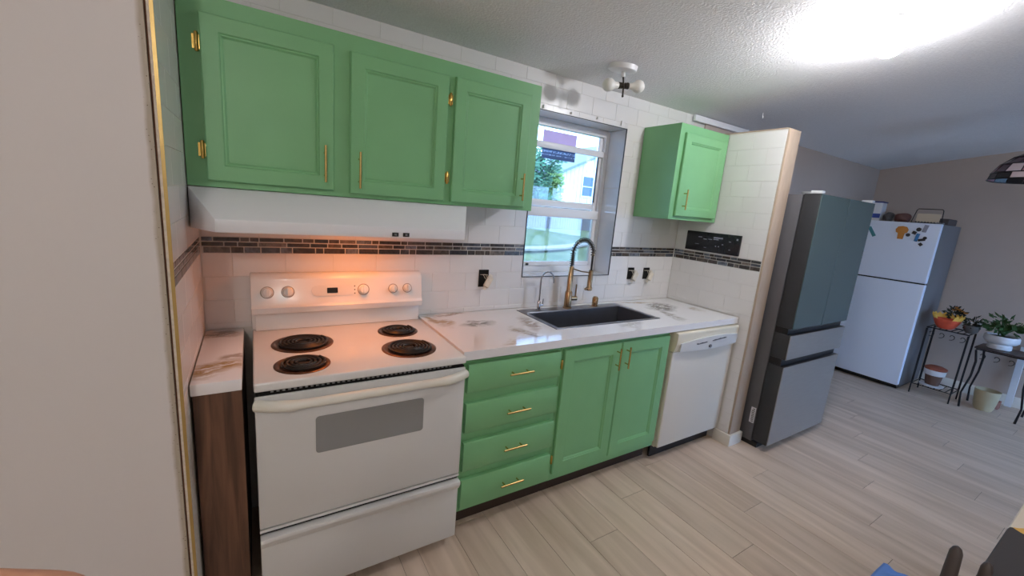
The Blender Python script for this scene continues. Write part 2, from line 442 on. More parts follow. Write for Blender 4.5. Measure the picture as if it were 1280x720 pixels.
m2 = N.new('ShaderNodeMix'); m2.data_type = 'RGBA'; L.new(s3.outputs[0], m2.inputs[0]); L.new(mx.outputs[2], m2.inputs[6]); m2.inputs[7].default_value = lin((92, 78, 64))
L.new(m2.outputs[2], b.inputs['Base Color']); b.inputs['Roughness'].default_value = .55
bz = N.new('ShaderNodeTexNoise'); bz.inputs['Scale'].default_value = 35; bz.inputs['Detail'].default_value = 4; L.new(ge.outputs['Position'], bz.inputs['Vector'])
bp = N.new('ShaderNodeBump'); bp.inputs['Strength'].default_value = .12; bp.inputs['Distance'].default_value = .004; L.new(bz.outputs['Fac'], bp.inputs['Height']); L.new(bp.outputs[0], b.inputs['Normal'])
bm = B(); prism(bm, [(.0015, 0), (-.69, 0), (-.69, ceil_z(-.69)), (.0015, CE)], 'x', X0, -.187)
wall_left = struct(obj('wall_left', bm, mL, smooth=False))
bm = B(); prism(bm, [(.0015, 0), (-.682, 0), (-.682, ceil_z(-.682)), (.0015, CE)], 'x', -.1868, -.182); obj('old_wallboard', bm, mat('old_wallboard_brown', (104, 70, 48), .9, var=.2, vscale=40), wall_left, smooth=False)
bm = B(); prism(bm, [(.0015, 0), (-.691, 0), (-.691, ceil_z(-.691)), (.0015, CE)], 'x', -.1818, -.170); obj('backer_board', bm, 'board', wall_left, smooth=False)
bm = B(); box(bm, -.1755, -.1675, -.6955, -.6912, .0, ceil_z(-.69)); obj('edge_trim', bm, 'goldtrim', wall_left, smooth=False)
tile_wall(-.6915, -.002, 2.38, [(-.30, 0, 1.545, 2.12)], '+x', -.170, wall_left, uoff=.1, zbot=.921)
for o in list(wall_left.children):
    if o.name.startswith('tile') and o.location.z > 2.30 and o.location.y > -.4: bpy.data.objects.remove(o)
mosaic(-.6915, -.004, '+x', -.170, wall_left)
# far wall, end wall and the wall behind the photographer with a glass door
poly = [(.2, 0), (YF, 0), (YF, ceil_z(YF)), (-2.1, ceil_z(-2.1)), (.2, CE-.028)]
bm = B(); prism(bm, poly, 'x', X1, X1+.12); struct(obj('wall_right', bm, 'wallg', smooth=False))
bm = B(); prism(bm, poly, 'x', X0-.12, X0); struct(obj('wall_end', bm, 'wallw', smooth=False))
bm = B(); DX0, DX1, DZ = 3.9, 6.1, 2.06
for (a, b_, c, d) in subtract([(X0, X1, 0, ceil_z(YF))], (DX0, DX1, -.1, DZ)): box(bm, a, b_, YF-.12, YF, c, d)
struct(obj('wall_front', bm, 'wallw', smooth=False))
door = struct(bpy.data.objects.new('door_1', None)); COL.objects.link(door); door.location = (5.0, YF-.06, 0)
bm = B()
for (a, b_, c, d) in subtract([(DX0+.002, DX1-.002, .002, DZ-.002)], (DX0+.05, DX1-.05, .05, DZ-.05)): box(bm, a, b_, YF-.1, YF-.02, c, d)
obj('door_frame', bm, 'vinyl', door, smooth=False)
for a, b_, yy in ((DX0+.05, 5.03, -.05), (4.97, DX1-.05, -.08)):
    bm = B()
    for (p, q, c, d) in subtract([(a, b_, .05, DZ-.05)], (a+.06, b_-.06, .12, DZ-.12)): box(bm, p, q, YF+yy-.012, YF+yy+.012, c, d)
    s = obj('door_sash', bm, 'vinyl', door, smooth=False)
    bm = B(); box(bm, a+.06, b_-.06, YF+yy-.003, YF+yy+.003, .12, DZ-.12); obj('pane', bm, 'glass', s, smooth=False)
bm = B(); prism(bm, [(X1-.001, .001), (X1-.013, .001), (X1-.013, .095), (X1-.009, .105), (X1-.001, .105)], 'y', YF+.01, -.012); struct(obj('baseboard_right', bm, 'base'))
# length of trim in the ceiling corner above the divider
bm = B(); box(bm, 2.80, 3.50, -.035, -.0105, CE-.045, CE-.003, .003); struct(obj('trim_1', bm, 'canopy'))

# ------------------------------------------------------------------ window
win = struct(bpy.data.objects.new('window_1', None)); COL.objects.link(win); win.location = (1.79, .15, WZ0)
YW = .15
# tiled reveals: right side in two pieces, left, head and sill
for (a, b_) in ((WZ0, 1.716), (1.719, WZ1)):
    bm = B(); box(bm, WX1-.0, WX1+.005, .004, .199, a, b_, .001, 1); obj('reveal_tile', bm, 'reveal', win)
    bm = B(); box(bm, WX0-.005, WX0, .004, .199, a, b_, .001, 1); obj('reveal_tile', bm, 'reveal', win)
bm = B(); box(bm, WX0, WX1, .004, .199, WZ1, WZ1+.005, .001, 1); obj('head_tile', bm, 'reveal', win)
bm = B(); box(bm, WX0, WX1, .004, .199, WZ0-.005, WZ0, .001, 1); obj('sill_tile', bm, 'reveal', win)
bm = B()
for (a, b_, c, d) in subtract([(WX0-.0045, WX1+.0045, WZ0-.0045, WZ1+.0045)], (WX0-.0003, WX1+.0003, WZ0-.0003, WZ1+.0003)): box(bm, a, b_, -.0035, .0035, c, d)
obj('edge_trim', bm, 'blacktrim', win, smooth=False)
def bar(name, x0, x1, y0, y1, z0, z1, m='vinyl', par=win, bev=.003):
    bm = B(); box(bm, x0, x1, y0, y1, z0, z1, bev); return obj(name, bm, m, par)
bm = B()
for (a, b_, c, d) in subtract([(WX0+.001, WX1-.001, WZ0+.001, WZ1-.001)], (WX0+.03, WX1-.03, WZ0+.04, WZ1-.045)): box(bm, a, b_, YW, YW+.048, c, d)
obj('window_frame', bm, 'vinyl', win, smooth=False)
up = bar('upper_sash', WX0+.0305, WX0+.065, YW+.022, YW+.046, 1.535, WZ1-.046)
bar('sash_stile', WX1-.065, WX1-.0305, YW+.022, YW+.046, 1.535, WZ1-.046)
bar('upper_rail', WX0+.0305, WX1-.0305, YW+.004, YW+.0215, 1.921, 1.960)
bar('sash_bottom_rail', WX0+.066, WX1-.066, YW+.024, YW+.045, 1.556, 1.60)
bar('reflected_dark_line', WX1-.0705, WX1-.0655, YW+.012, YW+.0215, 1.61, 1.918, 'blacktrim', bev=0)  # black strip standing in for the dark reflective depth at the pane's right edge
bar('meeting_rail', WX0+.0305, WX1-.0305, YW-.006, YW+.020, 1.492, 1.552)
bar('lower_stile', WX0+.0305, WX0+.045, YW+.004, YW+.03, WZ0+.041, 1.491)
bar('lower_stile', WX1-.06, WX1-.0305, YW+.004, YW+.03, WZ0+.041, 1.491)
bar('lower_rail', WX0+.0455, WX1-.0605, YW+.006, YW+.03, WZ0+.041, WZ0+.07)
bar('sash_lock', 1.545, 1.565, YW-.004, YW+.0055, WZ0+.045, WZ0+.06, 'blacktrim', bev=.002)
bar('pane', WX0+.066, WX1-.066, YW+.033, YW+.037, 1.601, WZ1-.047, 'glass', bev=0)
bar('pane', WX0+.046, WX1-.061, YW+.016, YW+.020, WZ0+.071, 1.491, 'glass', bev=0)
bar('insect_screen', WX0+.031, WX1-.031, YW+.040, YW+.042, WZ0+.041, 1.53, 'screen', bev=0)
# blue printed notice stuck on the upper pane (rows of small pale print)
mS, nt, b = new_mat('notice_print'); N, L = nt.nodes, nt.links
tc = N.new('ShaderNodeTexCoord'); sp = N.new('ShaderNodeSeparateXYZ'); L.new(tc.outputs['Object'], sp.inputs[0])
def inrange(sock, a, b_):
    g = N.new('ShaderNodeMath'); g.operation = 'GREATER_THAN'; g.inputs[1].default_value = a; L.new(sock, g.inputs[0])
    l = N.new('ShaderNodeMath'); l.operation = 'LESS_THAN'; l.inputs[1].default_value = b_; L.new(sock, l.inputs[0])
    m_ = N.new('ShaderNodeMath'); m_.operation = 'MULTIPLY'; L.new(g.outputs[0], m_.inputs[0]); L.new(l.outputs[0], m_.inputs[1]); return m_.outputs[0]
br = N.new('ShaderNodeTexNoise'); br.inputs['Scale'].default_value = 1; br.inputs['Detail'].default_value = 1
mp = N.new('ShaderNodeMapping'); mp.inputs['Scale'].default_value = (140, 1, 90); L.new(tc.outputs['Object'], mp.inputs[0]); L.new(mp.outputs[0], br.inputs['Vector'])
gt = N.new('ShaderNodeMath'); gt.operation = 'GREATER_THAN'; gt.inputs[1].default_value = .5; L.new(br.outputs['Fac'], gt.inputs[0])
rowm = N.new('ShaderNodeMath'); rowm.operation = 'MAXIMUM'
L.new(inrange(sp.outputs['Z'], 1.900, 1.914), rowm.inputs[0]); L.new(inrange(sp.outputs['Z'], 1.882, 1.890), rowm.inputs[1])
wm = N.new('ShaderNodeMath'); wm.operation = 'MULTIPLY'; L.new(rowm.outputs[0], wm.inputs[0]); L.new(gt.outputs[0], wm.inputs[1])
pu = N.new('ShaderNodeMix'); pu.data_type = 'RGBA'; L.new(inrange(sp.outputs['Z'], 1.955, 2.2), pu.inputs[0]); pu.inputs[6].default_value = lin((120, 134, 160)); pu.inputs[7].default_value = lin((226, 200, 214))
tx = N.new('ShaderNodeMix'); tx.data_type = 'RGBA'; L.new(wm.outputs[0], tx.inputs[0]); L.new(pu.outputs[2], tx.inputs[6]); tx.inputs[7].default_value = lin((210, 224, 240))
L.new(tx.outputs[2], b.inputs['Base Color']); b.inputs['Roughness'].default_value = .4
tl = N.new('ShaderNodeBsdfTranslucent'); L.new(tx.outputs[2], tl.inputs[0]); ms = N.new('ShaderNodeMixShader'); ms.inputs[0].default_value = .75
L.new(b.outputs[0], ms.inputs[1]); L.new(tl.outputs[0], ms.inputs[2]); L.new(ms.outputs[0], N['Material Output'].inputs[0])
bm = B(); box(bm, 1.614, 1.888, YW+.0302, YW+.0326, 1.862, 2.035)
st = tag(obj('window_notice', bm, mS, smooth=False), 'blue and purple printed notice stuck on the upper window pane', 'sign')
# wedges left along the top edge of the window opening
WEDGE = ('white tile wedge above the window, half hidden beside the long green cabinet', 'short white tile wedge above the window, under the bulb shadow', 'short white tile wedge above the window, midway along the free top edge', 'tall white tile wedge above the window corner facing the small cabinet')
for i, (x, z, h, a) in enumerate(((1.47, 2.118, .018, 0), (1.676, 2.118, .012, 4), (1.884, 2.124, .012, -3), (2.097, 2.13, .03, 5))):
    bm = B(); prism(bm, [(x-.005, z-h/2), (x+.005, z-h/2), (x+.003, z+h/2), (x-.003, z+h/2)], 'y', -.012, -.0005)
    tag(obj('tile_spacer', bm, 'canopy', smooth=False), WEDGE[i], 'tile spacer', 'tile wedges above the window')

# ------------------------------------------------------------------ cabinets
def door_mesh(x0, x1, z0, z1, yf, th=.019, fw=.055, dep=.011, slope=.006, bead=True):
    """framed door facing -y with a recessed flat panel"""
    bm = B(); e = .004
    def ring(i, y): return [bm.verts.new(p) for p in ((x0+i, y, z0+i), (x1-i, y, z0+i), (x1-i, y, z1-i), (x0+i, y, z1-i))]
    loops = [ring(0, yf+th), ring(0, yf+e), ring(e, yf), ring(fw-.004, yf), ring(fw, yf+dep*.45), ring(fw+.004, yf+dep*.4), ring(fw+.004+slope, yf+dep), ]
    fs = [bm.faces.new(loops[0])]
    for a, b_ in zip(loops, loops[1:]):
        for i in range(4): fs.append(bm.faces.new((a[i], a[(i+1) % 4], b_[(i+1) % 4], b_[i])))
    fs.append(bm.faces.new(loops[-1])); bmesh.ops.recalc_face_normals(bm, faces=fs)
    return bm
def pull(x, z, yf, length, horiz, parent, m='gold', out=.028, r=.0048):
    bm = B(); h = length/2
    if horiz:
        tube(bm, [(x-h, yf-out, z), (x+h, yf-out, z)], r, 10)
        for s in (-1, 1): tube(bm, [(x+s*h*.62, yf, z), (x+s*h*.62, yf-out, z)], r*.8, 8)
    else:
        tube(bm, [(x, yf-out, z-h), (x, yf-out, z+h)], r, 10)
        for s in (-1, 1): tube(bm, [(x, yf, z+s*h*.62), (x, yf-out, z+s*h*.62)], r*.8, 8)
    return obj('handle', bm, m, parent, label='brushed gold bar handle')
def hinge(x, z, yf, parent, h=.06):
    bm = B(); tube(bm, [(x, yf-.006, z-h/2), (x, yf-.006, z-h/2+.003), (x, yf-.006, z+h/2-.003), (x, yf-.006, z+h/2)], [.004, .0062, .0062, .004], 10)
    box(bm, x-.012, x+.012, yf-.003, yf-.0003, z-h/2+.008, z+h/2-.008)
    return obj('hinge', bm, 'brass', parent, label='shiny brass hinge')

# triple wall cabinet
UX0, UX1, UZ0, UZ1, UY = -.166, 1.2475, 1.524, 2.1275, -.298
cab = thing('wall_cabinet', 'long green three-door wall cabinet hung above the range hood', 'cabinet', ((UX0+UX1)/2, -.15, UZ0))
bm = B(); box(bm, UX0, UX1, UY, -.002, UZ0, UZ1, .0015, 1); obj('body', bm, 'green', cab)
yd = UY-.0195
d = obj('door', door_mesh(-.108, .296, 1.546, 2.072, yd), 'green', cab); pull(.262, 1.642, yd, .135, False, d); hinge(-.117, 1.982, UY, d); hinge(-.117, 1.646, UY, d)
d = obj('door', door_mesh(.355, .757, 1.540, 2.066, yd), 'green', cab); pull(.388, 1.632, yd, .14, False, d); hinge(.768, 1.973, UY-.006, d, .055); hinge(.768, 1.643, UY-.006, d, .055)
d = obj('door', door_mesh(.790, 1.186, 1.540, 2.070, yd), 'green', cab); pull(1.158, 1.637, yd, .13, False, d)

# single wall cabinet by the divider
RX0, RX1, RZ0, RZ1, RY = 2.320, XP-.002, 1.540, 2.138, -.300
cab = thing('wall_cabinet', 'small green single-door wall cabinet against the tiled divider wall', 'cabinet', (2.58, -.15, RZ0))
bm = B(); box(bm, RX0, RX1, RY, -.002, RZ0, RZ1, .0015, 1); obj('body', bm, 'green', cab)
yd = RY-.0195
d = obj('door', door_mesh(2.365, 2.795, 1.565, 2.085, yd), 'green', cab); pull(2.420, 1.672, yd, .13, False, d)

# range hood
hood = thing('range_hood', 'white range hood under the green wall cabinet over the stove', 'range hood', (.35, -.2, 1.38))
HX0, HX1 = -.165, .879
bm = B()
bot = [(HX0, -.003), (HX0, -.30), (-.086, -.45), (.807, -.45), (HX1, -.30), (HX1, -.003)]
lo = [bm.verts.new((x, y, 1.381)) for x, y in bot]
mid = [bm.verts.new((x, y, z)) for (x, y), z in zip(bot, (1.522, 1.522, 1.424, 1.420, 1.522, 1.522))]
fs = [bm.faces.new(lo[::-1]), bm.faces.new((mid[0], mid[1], mid[4], mid[5])), bm.faces.new((mid[1], mid[2], mid[3], mid[4]))]
for i in range(6): fs.append(bm.faces.new((lo[i], lo[(i+1) % 6], mid[(i+1) % 6], mid[i])))
bmesh.ops.recalc_face_normals(bm, faces=fs)
bmesh.ops.bevel(bm, geom=[e for e in bm.edges], offset=.0025, segments=2, affect='EDGES', profile=.5)
obj('shell', bm, 'hoodw', hood)
for x in (.502, .546):
    bm = B(); box(bm, x-.013, x+.013, -.4535, -.4503, 1.386, 1.402, .001, 1); s = obj('rocker_switch', bm, 'black', hood)
    bm = B(); box(bm, x-.005, x+.005, -.4555, -.4536, 1.390, 1.398, .001, 1); obj('rocker', bm, 'chrome', s)
bm = B(); box(bm, .02, .70, -.40, -.06, 1.3785, 1.3808); obj('grease_filter', bm, 'steel', hood, smooth=False)
bm = B(); box(bm, .34, .52, -.31, -.24, 1.372, 1.3784, .002); obj('lamp_lens', bm, 'hoodlamp', hood, label='glowing warm lamp lens under the hood')

# ------------------------------------------------------------------ worktops
GOLD, GREY, BRN = (168, 138, 92), (110, 106, 100), (124, 96, 62)
M['counter'] = patch_mat('resin_worktop', (236, 235, 236), [
    (.835, -.13, .055, .13, 20, GOLD, .9), (.93, -.03, .13, .035, 5, BRN, .8), (1.035, -.23, .12, .05, 8, GREY, .95),
    (1.30, -.30, .05, .16, -15, (150, 130, 110), .8), (1.18, -.45, .05, .13, 12, (150, 132, 104), .8), (1.06, -.55, .12, .05, 20, GOLD, .5),
    (2.50, -.21, .17, .12, 25, GREY, 1.0), (2.40, -.06, .22, .03, -8, GOLD, .7), (2.36, -.42, .05, .14, -20, (140, 128, 112), .7), (1.9, -.50, .12, .035, 4, (150, 140, 122), .5), (2.72, -.35, .06, .1, 0, GOLD, .5),
    (-.10, -.08, .085, .06, -25, BRN, 1.0), (-.09, -.46, .11, .075, 35, GOLD, 1.0), (-.06, -.36, .06, .04, -20, (140, 112, 80), .7)])
CF, CT, CB = -.600, .9185, .8785
SX0, SX1, SY0, SY1 = 1.375, 2.205, -.452, -.045          # sink outline
bm = B()
for (a, b_, c, d) in subtract([(.766, XP-.003, CF, -.003)], (SX0+.012, SX1-.012, SY0+.012, SY1-.012)): box(bm, a, b_, c, d, CB, CT)
bmesh.ops.remove_doubles(bm, verts=bm.verts, dist=.0001)
tag(obj('worktop', bm, 'counter', smooth=False), 'long glossy white resin worktop with gold and grey streaks around the sink', 'countertop')
bm = B(); box(bm, -.166, -.029, -.588, -.003, CB, CT, .003)
tag(obj('worktop', bm, 'counter'), 'narrow white resin worktop piece with brown streaks left of the stove', 'countertop')

# narrow brown cabinet left of the stove
cab = thing('base_cabinet', 'narrow walnut brown base cabinet under the small worktop piece', 'cabinet', (-.1, -.3, 0))
bm = B(); box(bm, -.160, -.031, -.566, -.006, .0, CB-.001); obj('body', bm, 'toe', cab, smooth=False)
bm = B(); box(bm, -.162, -.030, -.574, -.5665, .0, CB-.002, .001, 1); obj('front_panel', bm, 'walnut', cab)

# drawer cabinet
FY = -.567
cab = thing('drawer_cabinet', 'green base cabinet with four drawers beside the stove', 'cabinet', (1.05, -.3, 0))
bm = B(); box(bm, .777, 1.322, FY, -.012, .105, CB-.001, .001, 1); obj('body', bm, 'green', cab)
bm = B(); box(bm, .777, 1.322, FY+.06, -.012, 0, .1045); obj('toe_kick', bm, 'toe', cab, smooth=False)
yd = FY-.026
def rz(z): return 1.548+(z-1.548)*1.0166
for (zt, zb) in ((.864, .731), (.680, .538), (.492, .347), (.304, .152)):
    zt, zb = rz(zt), rz(zb); bm = B()
    # slab front with a bevelled top and bottom edge
    prism(bm, [(FY-.0005, zb), (yd+.006, zb), (yd, zb+.012), (yd, zt-.008), (yd+.005, zt), (FY-.0005, zt)], 'x', .797, 1.308)
    d = obj('drawer', bm, 'green', cab); pull(1.063, (zt+zb)/2+.002, yd, .13, True, d)

# sink cabinet
yd = FY-.0195
cab = thing('sink_cabinet', 'green two-door base cabinet under the sink', 'cabinet', (1.74, -.3, 0))
bm = B()
box(bm, 1.326, 1.344, FY+.02, -.012, .105, CB-.001); box(bm, 2.145, 2.163, FY+.02, -.012, .105, .688); box(bm, 1.344, 2.145, FY+.02, -.012, .105, .123); box(bm, 1.344, 2.145, -.018, -.012, .123, CB-.001)
obj('body', bm, 'green', cab, smooth=False)
bm = B()
for (a, b_, c, d) in subtract([(1.324, 2.165, .105, CB-.001)], (1.365, 2.125, .15, .83)): box(bm, a, b_, FY, FY+.0195, c, d)
obj('face_frame', bm, 'green', cab, smooth=False)
bm = B(); box(bm, 1.326, 2.163, FY+.06, FY+.075, 0, .1045); obj('toe_kick', bm, 'toe', cab, smooth=False)
d = obj('door', door_mesh(1.338, 1.742, .150, .854, yd, fw=.068), 'green', cab); pull(1.708, .766, yd, .125, False, d); hinge(1.330, .777, FY-.004, d, .05); hinge(1.330, .237, FY-.004, d, .05)
d = obj('door', door_mesh(1.748, 2.152, .150, .854, yd, fw=.068), 'green', cab); pull(1.782, .766, yd, .125, False, d)

# ------------------------------------------------------------------ stove
ST0, ST1, SF = .003, .759, -.640
stove = thing('stove', 'white electric coil stove with oven between the two worktops', 'stove', (.381, -.33, 0))
bm = B(); box(bm, ST0+.004, ST1-.004, SF+.03, -.03, .045, .872); obj('body', bm, 'enamel2', stove, smooth=False)
bm = B(); box(bm, ST0+.03, ST1-.03, SF+.07, -.06, .002, .044); obj('base', bm, 'dark', stove, smooth=False)
bm = B(); box(bm, ST0+.004, ST1-.004, SF+.012, SF+.0295, .045, .873); obj('front_gap', bm, 'dark', stove, smooth=False)
# cooktop with a raised rim
bm = B(); box(bm, ST0, ST1, SF-.002, -.035, .884, .916, .007, 3)
top = obj('cooktop', bm, 'enamel', stove)
bm = B()
for k in range(38):
    x = .05+k*.0172; box(bm, x, x+.009, SF+.0085, SF+.0115, .876, .8815)
obj('vent_slots', bm, 'ovenglass', stove, smooth=False)['kind'] = 'stuff'
def burner(cx, cy, r, turns):
    bm = B(); lathe(bm, [(r, 0), (r, .002), (r*.95, .004), (r*.86, .0035), (r*.82, .001), (r*.3, .0006), (0, .0006)], (cx, cy, .9162), 40)
    b_ = obj('burner', bm, 'drip', stove, label='burnt drip bowl with black coil')
    bm = B(); pts = []; n = turns*30
    for i in range(n+1):
        a = 2*math.pi*i/30+.6; rr = r*.16+(r*.80-r*.16)*i/n
        pts.append((cx+rr*math.cos(a), cy+rr*math.sin(a), .9245))
    tube(bm, pts, .0052, 6)
    obj('coil', bm, 'coil', b_)
    bm = B()
    for k in range(3):
        a = k*2.094+.5; tube(bm, [(cx+.02*math.cos(a), cy+.02*math.sin(a), .9185), (cx+r*.8*math.cos(a), cy+r*.8*math.sin(a), .9185)], .002, 5)
    lathe(bm, [(.017, 0), (.017, .006), (0, .006)], (cx, cy, .9175), 16)
    obj('coil_support', bm, 'coil', b_)
burner(.180, -.282, .116, 5); burner(.157, -.515, .094, 4); burner(.590, -.232, .092, 4); burner(.568, -.474, .113, 5)
# console
bm = B(); prism(bm, [(-.036, .9165), (-.066, .9165), (-.066, .998), (-.036, .998)], 'x', ST0+.012, ST1-.012, .002); obj('backsplash_riser', bm, 'enamel', stove)
bm = B(); prism(bm, [(-.010, .9165), (-.010, 1.150), (-.016, 1.166), (-.034, 1.172), (-.062, 1.166), (-.074, 1.150), (-.076, 1.142), (-.094, 1.040), (-.098, 1.034), (-.104, 1.026), (-.098, 1.000), (-.035, .999), (-.035, .9165)], 'x', ST0-.002, ST1-.006)
bmesh.ops.bevel(bm, geom=[e for e in bm.edges if abs(e.verts[0].co.x-e.verts[1].co.x) < 1e-5], offset=.004, segments=2, affect='EDGES', profile=.5)
con = obj('control_console', bm, 'enamel', stove)
tilt = math.atan2(.018, .102)
def on_face(z): return -.094+(z-1.040)*.1765
kn = Matrix.Rotation(R(90)-tilt, 4, 'X')
for (x, rr) in ((.062, .020), (.141, .020), (.462, .021), (.604, .018), (.676, .018)):
    z = 1.092; y = on_face(z)
    bm = B(); lathe(bm, [(rr*1.12, -.001), (rr*1.12, .0015), (rr*.98, .003), (rr*.92, .017), (rr*.8, .020), (0, .020)], (x, y, z), 28, kn)
    k = obj('knob', bm, 'enamel', con)
    bm = B(); box(bm, -rr*.22, rr*.22, -rr*.9, rr*.9, .018, .027, .002); bm.transform(Matrix.Translation((x, y, z)) @ kn); obj('knob_grip', bm, 'enamel', con)
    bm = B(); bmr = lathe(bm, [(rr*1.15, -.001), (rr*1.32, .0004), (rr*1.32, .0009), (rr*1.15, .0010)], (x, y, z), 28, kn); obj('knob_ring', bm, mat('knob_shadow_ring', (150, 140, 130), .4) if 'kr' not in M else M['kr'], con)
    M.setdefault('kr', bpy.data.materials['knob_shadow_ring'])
def plate(x0, x1, z0, z1, lift, m, name, parent, rad=.004, seg=4):
    bm = B(); box(bm, x0, x1, -.0012, .002, z0-1.09, z1-1.09)
    es = [e for e in bm.edges if abs(e.verts[0].co.y-e.verts[1].co.y) > 1e-6]
    bmesh.ops.bevel(bm, geom=es, offset=rad, segments=seg, affect='EDGES', profile=.5)
    bm.transform(Matrix.Translation((0, on_face(1.09)-lift, 1.09)) @ Matrix.Rotation(-tilt, 4, 'X')); return obj(name, bm, m, parent)
plate(.236, .414, 1.068, 1.118, .0024, 'enamel', 'clock_bezel', con, .024, 6)
plate(.300, .346, 1.081, 1.106, .0038, 'black', 'clock_display', con, .002, 2)
for dz in (-.017, 0, .017): plate(.4195, .4245, 1.0905+dz, 1.0955+dz, .0008, 'black', 'indicator_light', con, .001, 1)
# oven door, window, handle, storage drawer
bm = B(); box(bm, ST0+.001, ST1-.001, SF, SF+.0115, .372, .868, .005, 2); od = obj('oven_door', bm, 'enamel2', stove)
bm = B(); box(bm, .184, .580, SF-.0015, SF-.0002, .622, .764)
bmesh.ops.bevel(bm, geom=[e for e in bm.edges if abs(e.verts[0].co.y-e.verts[1].co.y) > 1e-6], offset=.012, segments=4, affect='EDGES', profile=.5); obj('oven_window', bm, 'ovenglass', od)
bm = B(); pts = []; rad = []
for i in range(25):
    t = i/24; x = ST0+.004+(ST1-ST0-.008)*t; e = min(t, 1-t)
    yy = SF-.004-.040*min(1, e/.13)**.7 ; pts.append((x, yy, .842)); rad.append(.0165 if e > .13 else .0195)
tube(bm, pts, rad, 12); bm.transform(Matrix.Translation((0, 0, 0))); obj('oven_handle', bm, 'handlew', od)
bm = B()
box(bm, ST0+.002, ST1-.002, SF, SF+.0115, .052, .340, .004, 2)
prism(bm, [(SF-.0001, .296), (SF-.010, .304), (SF-.022, .330), (SF-.020, .343), (SF+.010, .345), (SF+.010, .300)], 'x', ST0+.002, ST1-.002, .002)
obj('storage_drawer', bm, 'enamel2', stove)
bm = B(); box(bm, ST0+.001, ST1-.001, SF+.002, SF+.0115, .355, .366, .001, 1); obj('drawer_trim', bm, 'enamel2', stove)

# ------------------------------------------------------------------ dishwasher
DWX0, DWX1, DY = 2.176, 2.822, -.603
dw = thing('dishwasher', 'white dishwasher with curved control panel under the worktop end', 'dishwasher', (2.5, -.3, 0))
bm = B(); box(bm, DWX0+.004, DWX1-.004, DY+.03, -.02, .09, .872); obj('body', bm, 'bisque', dw, smooth=False)
bm = B(); box(bm, DWX0, DWX1, DY, DY+.029, .098, .745, .006, 3); obj('door', bm, 'dwdoor', dw)
bm = B(); prism(bm, [(DY+.029, .748), (DY-.002, .748), (DY-.018, .80), (DY-.020, .862), (DY-.016, .872), (DY+.029, .872)], 'x', DWX0, DWX1, .002); pan = obj('control_panel', bm, 'bisque', dw)
# swelling oval fascia with faint print
bm = B(); n = 20; A_, C_ = [], []
for i in range(n+1):
    t = i/n; x = DWX0+.035+(DWX1-DWX0-.045)*t; s = math.sin(math.pi*t)
    A_.append((x, .752-.010*s)); C_.append((x, .806+.036*s*.5+.01*t))
front = [bm.verts.new((x, DY-.022-.006*math.sin(math.pi*i/n), z)) for i, (x, z) in enumerate(A_)], [bm.verts.new((x, DY-.026-.006*math.sin(math.pi*i/n), z)) for i, (x, z) in enumerate(C_)]
back = [bm.verts.new((x, DY-.001, z)) for x, z in A_], [bm.verts.new((x, DY-.001, z)) for x, z in C_]
fs = []
for i in range(n):
    fs += [bm.faces.new((front[0][i], front[0][i+1], front[1][i+1], front[1][i])), bm.faces.new((front[1][i], front[1][i+1], back[1][i+1], back[1][i])), bm.faces.new((front[0][i], back[0][i], back[0][i+1], front[0][i+1])), bm.faces.new((back[0][i], back[1][i], back[1][i+1], back[0][i+1]))]
fs += [bm.faces.new((front[0][0], front[1][0], back[1][0], back[0][0])), bm.faces.new((front[0][n], back[0][n], back[1][n], front[1][n]))]
bmesh.ops.recalc_face_normals(bm, faces=fs); obj('fascia', bm, 'enamel2', pan)
bm = B()
for (x0, n_, z) in ((2.36, 7, .788), (2.52, 10, .797)):
    for k in range(n_):
        w = random.uniform(.006, .011); x = x0+k*.0145; box(bm, x, x+w, DY-.0355, DY-.030, z+k*.0008, z+k*.0008+random.uniform(.004, .008))
o = obj('button_print', bm, mat('grey_print', (110, 112, 118), .6), pan, smooth=False); o['kind'] = 'stuff'
bm = B(); lathe(bm, [(.011, -.004), (.011, .004), (0, .004)], (2.50, DY-.033, .765), 14, AX['-y']); obj('emblem', bm, mat('grey_emblem', (96, 98, 104), .5), pan)
bm = B(); box(bm, DWX0+.01, DWX1-.01, DY+.06, DY+.075, .002, .089); obj('toe_panel', bm, 'black', dw, smooth=False)

# ------------------------------------------------------------------ sink and taps
sink = thing('kitchen_sink', 'stainless steel drop-in sink set into the white worktop', 'sink', (1.79, -.25, .70))
bm = B()
def loop(x0, x1, y0, y1, z): return [bm.verts.new(p) for p in ((x0, y0, z), (x1, y0, z), (x1, y1, z), (x0, y1, z))]
ix0, ix1, iy0, iy1 = SX0+.028, SX1-.028, SY0+.022, SY1-.072
L_ = [loop(SX0, SX1, SY0, SY1, CT+.0003), loop(SX0+.002, SX1-.002, SY0+.002, SY1-.002, CT+.003), loop(ix0, ix1, iy0, iy1, CT+.003), loop(ix0+.003, ix1-.003, iy0+.003, iy1-.003, CT-.002), loop(ix0+.004, ix1-.004, iy0+.004, iy1-.004, .712), loop(ix0+.02, ix1-.02, iy0+.02, iy1-.02, .70), loop(1.75, 1.83, -.29, -.21, .697)]
fs = []
for a, b_ in zip(L_, L_[1:]):
    for i in range(4): fs.append(bm.faces.new((a[i], a[(i+1) % 4], b_[(i+1) % 4], b_[i])))
fs.append(bm.faces.new(L_[-1])); bmesh.ops.recalc_face_normals(bm, faces=fs)
for f in bm.faces:
    pass
so = obj('basin', bm, 'sink', sink, smooth=False)
md = so.modifiers.new('thickness', 'SOLIDIFY'); md.thickness = .0012; md.offset = -1
bm = B(); lathe(bm, [(.045, 0), (.045, .002), (.036, .003), (.032, -.001), (0, -.001)], (1.79, -.25, .6995), 24); obj('drain', bm, 'steel', sink)

